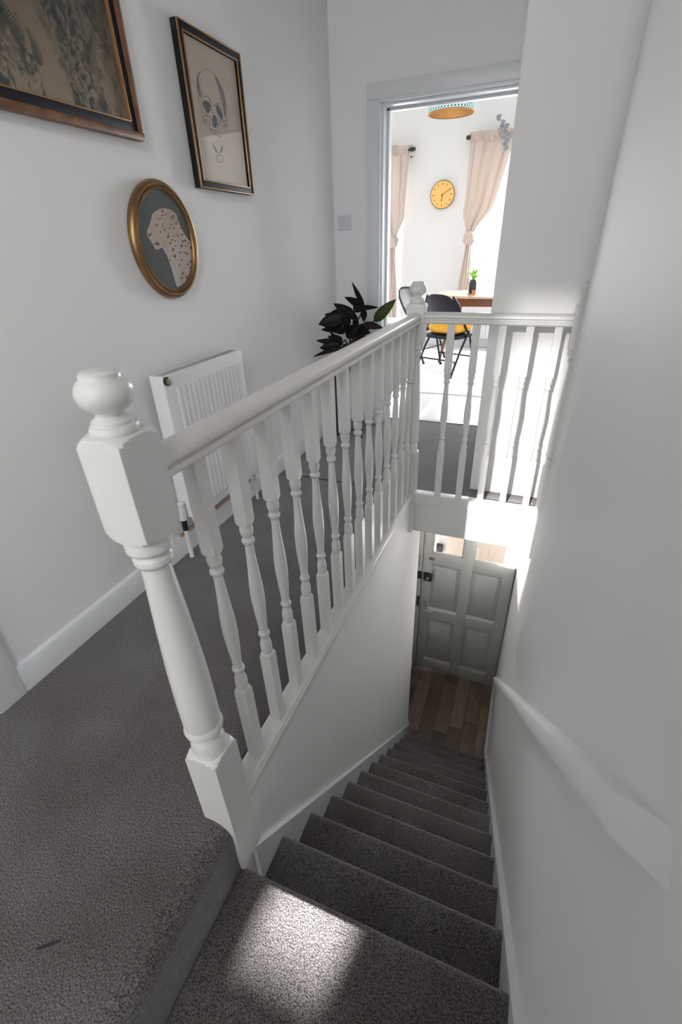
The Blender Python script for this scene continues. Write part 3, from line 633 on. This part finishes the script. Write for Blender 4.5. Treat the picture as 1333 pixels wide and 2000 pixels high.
# ------------------------------------------------------------------ radiator, switch
rd = thing('radiator', 'white fluted panel radiator on the picture wall below the oval picture', 'radiator', (XL, 1.69, 0))
ra, rb, rz0, rz1, rx = 1.415, 1.972, .190, .832, -1.302
MB().box(rx-.012, rx, ra, rb, rz0, rz1, .004).build('front_panel', RADW, rd)
NF = 15
for i in range(NF):
    yy = ra+.055+(rb-ra-.085)*(i+.5)/NF; m = MB()
    pr = [(rx-.002, yy-.0125), (rx+.004, yy-.009), (rx+.006, yy-.004), (rx+.006, yy+.004), (rx+.004, yy+.009), (rx-.002, yy+.0125)]
    m.prism(pr, 'z', rz0+.045, rz1-.05).build('flute', RADW, rd, 25)
MB().box(XL+.03, XL+.042, ra, rb, rz0, rz1, .004).build('rear_panel', RADW, rd)
MB().box(XL+.03, rx-.002, ra-.003, ra+.004, rz0+.02, rz1+.004, .002).build('side_cover', RADW, rd)
MB().box(XL+.03, rx-.002, rb-.004, rb+.003, rz0+.02, rz1+.004, .002).build('side_cover', RADW, rd)
m = MB().box(XL+.028, rx-.002, ra-.002, rb+.002, rz1-.004, rz1+.002)
tg = m.build('top_grille', RADW, rd)
for i in range(26):
    yy = ra+.02+(rb-ra-.04)*(i+.5)/26; MB().box(XL+.045, rx-.018, yy-.004, yy+.004, rz1+.001, rz1+.0045).build('grille_slot', mat('slot_shadow_grey', (.30, .31, .32), .6) if i == 0 else bpy.data.materials['slot_shadow_grey'], tg, 0)
q = on_x((328, 745), rx+.006)
pl = MB().lathe([(rx-.002, .017), (rx+.008, .017), (rx+.010, .014)], (0, q.y, q.z), 20, axis='x').build('end_plug', BLACK, rd)
MB().lathe([(rx+.006, .0125), (rx+.012, .0125), (rx+.014, .009)], (0, q.y-.001, q.z+.001), 18, axis='x').build('brass_cap', BRASS, pl)
vv = MB().lathe([(.05, .010), (.20, .010)], (-1.345, ra-.02, 0), 14).build('supply_pipe', GLOSS, rd)
MB().lathe([(.205, .018), (.24, .020), (.285, .018), (.29, .010)], (-1.345, ra-.02, 0), 18).build('valve_head', GLOSS, rd)
MB().lathe([(.150, .013), (.205, .013)], (-1.345, ra-.02, 0), 14).build('valve_collar', BLACK, rd)
MB().tube([(-1.345, ra-.02, .06), (-1.345, ra-.02, .02), (-1.345, ra-.02, 0)], .010).build('supply_pipe', GLOSS, rd)
MB().tube([(-1.345, rb-.03, .22), (-1.345, rb+.02, .215), (-1.345, rb+.03, .19), (-1.345, rb+.03, 0)], .009).build('supply_pipe', GLOSS, rd)
MB().tube([(-1.372, ra-.03, .118), (-1.372, rb+.03, .118)], .008).build('copper_pipe', COPPER, rd)
sw = thing('light_switch', 'square white light switch beside the dining doorway', 'switch', (-1.322, 3.45, 1.34))
MB().box(-1.368, -1.276, 3.440, 3.45, 1.342, 1.430, .004).build('plate', PLASTIC, sw)
MB().box(-1.329, -1.315, 3.434, 3.441, 1.372, 1.400, .002).build('rocker', PLASTIC, sw)
for xx in (-1.354, -1.290): MB().lathe([(3.4385, .0035), (3.441, .0035)], (xx, 0, 1.386), 10, axis='y').build('screw', CHROME, sw)

# ------------------------------------------------------------------ dark plant on stand
def leaf_mesh(base, tip, wd, nrm, droop=.0, fold=.25, n=9):
    base, tip, nrm = Vector(base), Vector(tip), Vector(nrm); ax = tip-base; L = ax.length; s = ax.cross(nrm); s.normalize(); up = s.cross(ax); up.normalize()
    vs = []; fs = []
    for i in range(n+1):
        t = i/n; wv = wd*.5*(math.sin(math.pi*min(1, t**.8))**.75)*(1-.25*t)+.0008
        c = base+ax*t+up*(math.sin(math.pi*t)*L*droop)
        for j, e in enumerate((-1, -.5, 0, .5, 1)): vs.append(c+s*wv*e+up*abs(e)*wv*fold)
    for i in range(n):
        for j in range(4): fs.append((i*5+j, i*5+j+1, (i+1)*5+j+1, (i+1)*5+j))
    return MB().add(vs, fs)
SX, SY = -1.19, 3.20
ps = thing('plant_stand', 'black thin-legged metal plant stand in the landing corner', 'plant stand', (SX, SY, 0))
for dx in (-.095, .095):
    for dy in (-.10, .10):
        lg = MB().box(SX+dx-.006, SX+dx+.006, SY+dy-.006, SY+dy+.006, .008, .50, .001).build('leg', BLACK, ps)
        MB().lathe([(0, .011), (.010, .011), (.013, .007)], (SX+dx, SY+dy, 0), 12).build('foot', BLACK, lg)
for zz in (.06, .49):
    rect = [(-.095, -.10), (.095, -.10), (.095, .10), (-.095, .10)]
    m = MB()
    for i in range(4):
        a_, c_ = rect[i], rect[(i+1) % 4]; m.tube([(SX+a_[0], SY+a_[1], zz), (SX+c_[0], SY+c_[1], zz)], .005, 6)
    m.build('stand_frame', BLACK, ps)
MB().box(SX-.097, SX+.097, SY-.102, SY+.102, .496, .506, .002).build('shelf', BLACK, ps)
pp = thing('potted_plant', 'dark glossy large-leaved plant in a glass pot on the black stand', 'plant', (SX, SY, .506))
MB().lathe([(.507, .050), (.52, .068), (.58, .082), (.64, .076), (.645, .079), (.638, .072), (.58, .076), (.525, .062), (.515, .02)], (SX, SY, 0), 28).build('pot', mat('smoked_glass', (.035, .045, .045), .12, spec=.7), pp)
MB().lathe([(.60, .07), (.615, .072)], (SX, SY, 0), 20).build('soil', SOIL, pp)
def pc(x, y, Y): return on_y((600+x/6.665, 530+y/6.665), Y)
leaves = [((745, 470), (585, 140), .055, 3.16, LEAFD), ((735, 460), (490, 335), .085, 3.10, LEAFD), ((640, 610), (345, 418), .115, 3.06, LEAFD), ((490, 590), (150, 690), .155, 3.02, LEAFD),
          ((870, 650), (1162, 362), .115, 3.08, LEAFG), ((610, 500), (935, 470), .060, 3.06, LEAFD), ((720, 690), (1000, 740), .080, 3.02, LEAFP), ((500, 790), (830, 800), .16, 3.00, LEAFD),
          ((440, 930), (118, 900), .075, 2.99, LEAFD), ((450, 960), (165, 1000), .12, 2.97, LEAFD), ((480, 990), (60, 1112), .050, 2.95, LEAFD), ((460, 960), (300, 790), .055, 3.02, LEAFD),
          ((500, 800), (200, 700), .09, 3.08, LEAFD), ((600, 560), (310, 530), .12, 3.12, LEAFD), ((740, 500), (740, 660), .07, 3.04, LEAFD), ((560, 800), (450, 600), .075, 3.02, LEAFD), ((600, 470), (770, 505), .10, 3.15, LEAFD),
          ((480, 690), (170, 610), .12, 3.14, LEAFD), ((560, 860), (700, 700), .10, 2.99, LEAFD), ((600, 940), (830, 860), .10, 2.97, LEAFP), ((470, 640), (230, 560), .11, 3.10, LEAFD), ((520, 760), (180, 760), .08, 3.05, LEAFD), ((640, 760), (640, 560), .06, 3.09, LEAFD), ((640, 780), (860, 690), .11, 3.05, LEAFD), ((560, 700), (420, 470), .08, 3.12, LEAFD), ((470, 900), (270, 850), .08, 3.0, LEAFD), ((520, 870), (640, 690), .09, 3.03, LEAFD), ((690, 500), (600, 455), .09, 3.13, LEAFD)]
for i, (a_, t_, wd, Y_, mt) in enumerate(leaves):
    B_, T_ = pc(*a_, Y_+.02), pc(*t_, Y_-.03)
    for v in (B_, T_): v.x = max(v.x, XL+.03)
    tocam = (CAM-(B_+T_)/2).normalized()
    leaf_mesh(B_, T_, wd*.66, tocam+Vector((random.uniform(-.3, .3), 0, .35)), random.uniform(-.06, .08), .2).build('leaf', mt, pp, 60, solid=.0012)
for a_ in ((745, 470), (640, 610), (490, 590), (870, 650), (500, 790), (450, 950), (600, 500), (560, 800)):
    T_ = pc(*a_, 3.07); b_ = Vector((SX+random.uniform(-.03, .03), SY+random.uniform(-.03, .03), .61)); mid = (T_+b_)/2+Vector((0, 0, .05))
    MB().tube([b_, b_*.6+mid*.4+Vector((0, 0, .02)), mid, T_], [.006, .0055, .005, .004]).build('stem', STEM, pp)

# ------------------------------------------------------------------ dining room things
rg = MB().box(-2.3, .25, 4.41, 6.45, 0, .012, .005)
tag(rg.build('rug', RUG), 'large white rug under the dining table and chairs', 'rug')
TX, TY, TZ = -.52, 5.98, .74
tb = thing('dining_table', 'brown wooden oval dining table with splayed legs by the window', 'table', (TX, TY, .012))
ov = [(TX+.61*math.copysign(abs(math.cos(a))**.75, math.cos(a)), TY+.41*math.copysign(abs(math.sin(a))**.75, math.sin(a))) for a in [2*math.pi*i/56 for i in range(56)]]
MB().prism(ov, 'z', TZ-.022, TZ).build('tabletop', wood('table_top_glare_oak', (.50, .34, .22), (.60, .42, .29), .3, sc=(1.5, 16, 16), vary=.03), tb)  # top lighter than legs and apron: window glare put into its colour
ax0, ax1, ay0, ay1 = TX-.40, TX+.40, TY-.30, TY+.30
for q in ((ax0, ax1, ay0, ay0+.022), (ax0, ax1, ay1-.022, ay1), (ax0, ax0+.022, ay0, ay1), (ax1-.022, ax1, ay0, ay1)):
    MB().box(q[0], q[1], q[2], q[3], TZ-.112, TZ-.022, .002).build('apron', TABLEW, tb)
for sx in (-1, 1):
    for sy in (-1, 1):
        MB().tube([(TX+sx*.37, TY+sy*.27, TZ-.025), (TX+sx*.38, TY+sy*.275, TZ-.12), (TX+sx*.50, TY+sy*.30, .018)], [.026, .025, .015], 14).build('leg', TABLEW, tb)
tp = thing('table_plant', 'small spiky green plant in a black pot on the dining table', 'plant', (-.735, 5.85, TZ))
MB().lathe([(TZ, .055), (TZ+.008, .058), (TZ+.010, .050)], (-.735, 5.85, 0), 20).build('coaster', COPPER, tp)
MB().lathe([(TZ+.010, .036), (TZ+.03, .044), (TZ+.115, .046), (TZ+.13, .036), (TZ+.145, .034), (TZ+.146, .028), (TZ+.12, .028)], (-.735, 5.85, 0), 24).build('pot', BLACK, tp)
for i in range(12):
    a = i*2.4; r = .07+.07*(i % 3)/2; h = .12-.035*(i % 3)
    leaf_mesh((-.735, 5.85, TZ+.135), (-.735+r*math.cos(a)*1.1, 5.85+r*math.sin(a)*1.1, TZ+.145+h), .030, (-math.cos(a)*.4, -math.sin(a)*.4, 1), .15, .3).build('leaf', LEAFB, tp, 60, solid=.001)
cup = thing('tea_light_glass', 'small amber candle glass beside the table plant', 'candle glass', (-.70, 5.74, TZ))
MB().lathe([(TZ, .020), (TZ+.005, .022), (TZ+.05, .024), (TZ+.05, .021), (TZ+.01, .019)], (-.70, 5.74, 0), 18).build('glass', mat('amber_glass', (.55, .20, .10), .15), cup)
MB().lathe([(TZ+.008, .017), (TZ+.03, .017)], (-.70, 5.74, 0), 14).build('candle', CEIL, cup)

def make_chair(name, label):
    t = thing(name, label, 'chair', local=True, group=None); r = .0115
    for s in (-1, 1):
        MB().tube([(s*.215, .24, .012), (s*.21, .10, .36), (s*.205, -.03, .50), (s*.195, -.17, .70), (s*.15, -.205, .775)], r, 10).build('back_upright', NAVYBLK, t)
        MB().lathe([(0, .015), (.018, .015), (.022, .012)], (s*.215, .243, 0), 12).build('foot', BLACK, t)
        MB().tube([(s*.225, -.25, .012), (s*.222, -.08, .27), (s*.218, .06, .425)], r, 10).build('leg', NAVYBLK, t)
        MB().lathe([(0, .015), (.018, .015), (.022, .012)], (s*.225, -.255, 0), 12).build('foot', BLACK, t)
    MB().tube([(-.224, -.19, .115), (-.21, -.17, .145), (-.17, -.165, .15), (.17, -.165, .15), (.21, -.17, .145), (.224, -.19, .115)], .008, 8).build('stretcher', NAVYBLK, t)
    MB().tube([(-.213, .18, .15), (.213, .18, .15)], .008, 8).build('stretcher', NAVYBLK, t)
    # seat pan
    sp = [(.205*math.copysign(abs(math.cos(a))**.4, math.cos(a)), .03+.20*math.copysign(abs(math.sin(a))**.4, math.sin(a))) for a in [2*math.pi*i/40 for i in range(40)]]
    MB().prism(sp, 'z', .362, .396).build('seat', NAVYBLK, t)
    # curved back panel with arched top
    vs = []; fs = []; nu, nv = 16, 8
    for j in range(nv+1):
        for i in range(nu+1):
            u = -1+2*i/nu; top = .795-.085*abs(u)**3.2; z = .565+(top-.565)*j/nv
            y = -.045-.165*(z-.50)/.28-.045*(1-u*u)
            vs.append((u*(.197-.012*j/nv), y, z))
    for j in range(nv):
        for i in range(nu): fs.append((j*(nu+1)+i, j*(nu+1)+i+1, (j+1)*(nu+1)+i+1, (j+1)*(nu+1)+i))
    MB().add(vs, fs).build('backrest', NAVYBLK, t, 50, solid=.008)
    return t
ch = make_chair('folding_chair', 'black folding chair with a mustard cushion, its back to the doorway')
ch.location = (-.875, 5.30, .012); ch.rotation_euler = (0, 0, math.radians(-22))
c2 = copy_tree(ch); tag(c2, 'black folding chair without cushion at the end of the table by the first curtain', 'chair')
c2.location = (-1.315, 5.875, .012); c2.rotation_euler = (0, 0, math.radians(-114))
# fleece cushion
bm = bmesh.new(); bmesh.ops.create_grid(bm, x_segments=34, y_segments=34, size=1); bm.free()
vs = []; fs = []; n = 40; mrings = 22; random.seed(9)
for j in range(mrings+1):
    ph = -math.pi/2+math.pi*j/mrings
    for i in range(n):
        a = 2*math.pi*i/n; ca, sa = math.cos(a), math.sin(a); cp = max(0., math.cos(ph))**.45
        q = random.uniform(-.006, .006)
        vs.append(((.195+q)*cp*math.copysign(abs(ca)**.5, ca), (.18+q)*cp*math.copysign(abs(sa)**.5, sa)+.03, .396+.060+(.060+q)*math.sin(ph)*(1.0)))
for j in range(mrings):
    for i in range(n): fs.append((j*n+i, j*n+(i+1) % n, (j+1)*n+(i+1) % n, (j+1)*n+i))
cu = MB().add(vs, fs).build('seat_cushion', MUSTARD, None, 180)
cu.location = (-.875, 5.30, .014); cu.rotation_euler = (0, 0, math.radians(-22))
tag(cu, 'fluffy mustard yellow cushion on the folding chair', 'cushion')

# clock
q = on_y((865, 380.5), YD-.02)
ck = thing('wall_clock', 'round mustard gold wall clock between the two dining windows', 'clock', (q.x, YD, q.z-.148))
MB().lathe([(YD-.036, .138), (YD-.040, .146), (YD-.034, .149), (YD, .147)], (q.x, 0, q.z), 48, axis='y').build('case', mat('clock_rim', (.30, .20, .07), .4, .4), ck)
MB().lathe([(YD-.0385, .139), (YD-.037, .139)], (q.x, 0, q.z), 48, axis='y').build('dial', mat('clock_dial', (.72, .43, .12), .45), ck, 20)
INKC = mat('clock_ink', (.05, .04, .03), .5)
def bar(ang, r0, r1, wd, nm, yy):
    d = Vector((math.sin(ang), math.cos(ang))); s = Vector((d.y, -d.x))*wd/2; o_ = Vector((q.x, q.z))
    MB().prism([tuple(o_+d*r0+s), tuple(o_+d*r1+s), tuple(o_+d*r1-s), tuple(o_+d*r0-s)], 'y', yy-.001, yy).build(nm, INKC, ck, 0)
for i in range(12): bar(i*math.pi/6, .100, .120, .006 if i % 3 else .009, 'hour_mark', YD-.0385)
bar(math.radians(60), -.02, .115, .005, 'minute_hand', YD-.042); bar(math.radians(185), -.015, .075, .008, 'hour_hand', YD-.040)

# curtains
def curtain(name, label, x0, x1, xk, zk, xt, zt, ztop, y):
    t = thing(name, label, 'curtain', ((x0+x1)/2, y, zt), group=None)
    def sheet(z_a, z_b, wf, cf, df, nm, amp, seed):
        rnd = random.Random(seed); vs = []; fs = []; nn, nz = 96, 26; ph = [rnd.random()*6 for _ in range(4)]
        for j in range(nz+1):
            s_ = j/nz; z = z_a+(z_b-z_a)*s_
            for i in range(nn):
                a = 2*math.pi*i/nn; rp = max(.55, 1+amp*(math.sin(11*a+ph[0]+1.2*s_)+.6*math.sin(17*a+ph[1]-s_)))
                zz = z if nm != 'ruffled_header' else z+.010*math.sin(23*a+ph[3])*(1-2*s_)
                vs.append((cf(s_)+wf(s_)*.5*math.cos(a)*(1+.25*amp*math.sin(9*a+ph[2])), y+df(s_)*.5*math.sin(a)*rp, zz))
        for j in range(nz):
            for i in range(nn): fs.append((j*nn+i, j*nn+(i+1) % nn, (j+1)*nn+(i+1) % nn, (j+1)*nn+i))
        return MB().add(vs, fs).build(nm, CURTAIN, t, 80)
    w0 = x1-x0; c0 = (x0+x1)/2
    sheet(ztop-.09, zk+.05, lambda s: w0*(1-.42*s-.36*sstep(.72, 1.0, s)), lambda s: c0+(xk-c0)*(.72*s+.28*sstep(.6, 1., s)), lambda s: .09-.02*s, 'drape', .30, 1)
    sheet(ztop-.005, ztop-.10, lambda s: w0*(1.01-.02*math.sin(3.1*s)), lambda s: c0, lambda s: .12, 'ruffled_header', .8, 2)
    sheet(zk-.04, zt, lambda s: .075+.075*sstep(0, .8, s), lambda s: xk+(xt-xk)*s, lambda s: .075, 'tail', .25, 3)
    vs = []; fs = []; nn, nz = 28, 16; rnd = random.Random(4)
    for j in range(nz+1):
        p = -math.pi/2+math.pi*j/nz
        for i in range(nn):
            a = 2*math.pi*i/nn; k_ = 1.08+.12*math.sin(5*a+3*p)+.08*math.sin(7*p+2*a)-.22*math.exp(-(p/.12)**2)
            vs.append((xk+.072*k_*math.cos(p)*math.cos(a), y-.01+.06*k_*math.cos(p)*math.sin(a), zk+.085*math.sin(p)))
    for j in range(nz):
        for i in range(nn): fs.append((j*nn+i, j*nn+(i+1) % nn, (j+1)*nn+(i+1) % nn, (j+1)*nn+i))
    MB().add(vs, fs).build('knot', CURTAIN, t, 80)
    return t
YC = 6.72
def xz(p): v = on_y(p, YC); return v.x, v.z
kx, kz = xz((767, 472)); rx_, rz_ = xz((802, 292)); tx, tz = xz((764, 620))
curtain('curtain', 'beige linen curtain tied in a knot at the window by the doorway edge', rx_-.52, rx_-.02, kx, kz, tx, tz, rz_+.045, YC)
kx2, kz2 = xz((918, 464)); lx, lz = xz((923, 268)); tx2, tz2 = xz((905, 566))
curtain('curtain', 'beige linen curtain tied in a knot at the window behind the dining table', lx+.005, lx+.46, kx2, kz2, tx2, .56, lz+.045, YC)
def rod(label, x0, x1, z, fin):
    t = thing('curtain_rod', label, 'curtain rod', ((x0+x1)/2, YC, z))
    MB().tube([(x0, YC, z), (x1, YC, z)], .008, 12).build('pole', BLACK, t)
    m = MB().lathe([(-.035, .010), (-.03, .020), (.0, .022), (.028, .018), (.034, .008)], (fin, YC, z), 16, axis='x'); m.build('finial', BLACK, t)
    xb_ = fin-.045 if fin == x1 else fin+.035
    m = MB(); m.box(xb_-.008, xb_+.008, YC-.004, YD, z-.012, z+.004, .002).box(xb_-.012, xb_+.012, YD-.008, YD, z-.06, z+.02, .002); m.build('bracket', BLACK, t)
rod('black curtain rod with a round finial over the window by the doorway edge', -2.85, rx_+.03, rz_, rx_+.03)
rod('black curtain rod over the window behind the dining table', lx-.03, .6, lz, lx-.03)
# silver sprig tucked over the curtain rod
SGY = 6.63
sg = thing('silver_sprig', 'grey eucalyptus sprig tucked over the curtain rod beside the wall pier', 'sprig', tuple(on_y((990, 272), SGY)))
pts = [on_y(p, SGY) for p in ((974, 224), (980, 238), (986, 250), (993, 260))]+[Vector((on_y((1003, 268), SGY).x, YC-.012, lz))]
MB().tube(pts, .004, 6).build('stem', LEAFS, sg)
MB().tube([pts[3], on_y((991, 274), SGY), on_y((988, 290), SGY)], .003, 6).build('stem', LEAFS, sg)
for p, r in (((976, 229), .040), ((983, 238), .034), ((981, 247), .028), ((990, 246), .036), ((988, 257), .036), ((994, 262), .030), ((984, 268), .030), ((991, 274), .034), ((986, 281), .028), ((990, 289), .030)):
    c = on_y(p, SGY-random.uniform(0, .03)); a = random.uniform(-2.6, -.5); d = Vector((math.cos(a), random.uniform(-.3, .3), math.sin(a)*-.6))
    leaf_mesh(c-d*r, c+d*r, r*1.7, (random.uniform(-.4, .4), -1, .2), .05, .2).build('leaf', LEAFS, sg, 60, solid=.001)
# pendant lamp
PYL = 4.75; pc_ = on_y((882.5, 216), PYL); prd = .182
zb_ = on_y((882, 232), PYL+prd).z
pn = thing('pendant_lamp', 'drum pendant lamp with a teal patterned shade and gold lining', 'lamp', (pc_.x, PYL, zb_))
def teal():
    m = bpy.data.materials.new('teal_pattern_fabric'); m.use_nodes = True; nt = m.node_tree; b = nt.nodes['Principled BSDF']; b.inputs['Roughness'].default_value = .8
    tc = nt.nodes.new('ShaderNodeTexCoord'); sp = nt.nodes.new('ShaderNodeSeparateXYZ'); nt.links.new(tc.outputs['Object'], sp.inputs[0])
    def mth(op, a, c=None):
        n = nt.nodes.new('ShaderNodeMath'); n.operation = op
        for k_, v in enumerate((a, c)):
            if v is None: continue
            if isinstance(v, (int, float)): n.inputs[k_].default_value = v
            else: nt.links.new(v, n.inputs[k_])
        return n.outputs[0]
    an = mth('ARCTAN2', sp.outputs[1], sp.outputs[0]); u = mth('MULTIPLY', an, 44.); v = mth('MULTIPLY', sp.outputs[2], 190.)
    s1 = mth('SINE', mth('ADD', u, v)); s2 = mth('SINE', mth('SUBTRACT', u, v)); pr_ = mth('MAXIMUM', s1, s2); g_ = mth('GREATER_THAN', pr_, .55)
    mx = nt.nodes.new('ShaderNodeMix'); mx.data_type = 'RGBA'; nt.links.new(g_, mx.inputs[0]); mx.inputs[6].default_value = (.03, .14, .15, 1); mx.inputs[7].default_value = (.62, .78, .72, 1)
    nt.links.new(mx.outputs[2], b.inputs['Base Color']); return m
def ring(r0, r1, za, zb2):
    vs = []; fs = []; nn = 56
    for r_, z_ in ((r0, za), (r1, za), (r1, zb2), (r0, zb2)):
        for i in range(nn): a = 2*math.pi*i/nn; vs.append((pc_.x+r_*math.cos(a), PYL+r_*math.sin(a), z_))
    for k_ in range(4):
        for i in range(nn): fs.append((k_*nn+i, k_*nn+(i+1) % nn, ((k_+1) % 4)*nn+(i+1) % nn, ((k_+1) % 4)*nn+i))
    return MB().add(vs, fs)
ring(prd-.002, prd, zb_, zb_+.22).build('shade', teal(), pn, 40, loc=(pc_.x, PYL, zb_))
ring(prd-.004, prd-.0022, zb_+.001, zb_+.22).build('gold_lining', mat('gold_foil', (.62, .40, .17), .35, .6), pn, 40)
ring(prd-.006, prd+.002, zb_-.002, zb_+.004).build('rim', GOLDL, pn, 40)
MB().tube([(pc_.x, PYL, zb_+.16), (pc_.x, PYL, CEILZ)], .004, 8).build('cord', CEIL, pn)
MB().lathe([(zb_+.06, .004), (zb_+.065, .018), (zb_+.09, .028), (zb_+.115, .024), (zb_+.135, .014), (zb_+.17, .014)], (pc_.x, PYL, 0), 20).build('bulb', CEIL, pn)
for a in (0, 2.094, 4.189): MB().tube([(pc_.x, PYL, zb_+.165), (pc_.x+(prd-.004)*math.cos(a), PYL+(prd-.004)*math.sin(a), zb_+.20)], .002, 6).build('spider_arm', CHROME, pn)
# dining radiator
r2 = thing('radiator', 'white fluted radiator under the window behind the dining table', 'radiator', (-.45, YD, .1))
MB().box(-1.0, .15, YD-.085, YD-.07, .12, .535, .004).build('front_panel', RADW, r2)
fl0 = None
for i in range(28):
    xx = -.975+1.1*(i+.5)/28
    if fl0 is None: fl0 = MB().box(xx-.012, xx+.012, YD-.092, YD-.083, .15, .51, .003).build('flute', RADW, r2, loc=(xx, YD-.088, .33))
    else:
        c = fl0.copy(); COL.objects.link(c); c.location.x = xx
MB().box(-1.0, .15, YD-.085, YD-.03, .535, .541, .002).build('top_grille', RADW, r2)
m = MB(); m.box(-.9, -.86, YD-.03, YD-.001, .15, .5).box(.0, .04, YD-.03, YD-.001, .15, .5); m.build('wall_bracket', RADW, r2)
MB().tube([(-.98, YD-.06, .14), (-.98, YD-.06, .012), (-.98, YD-.06, 0)], .008).build('supply_pipe', GLOSS, r2)
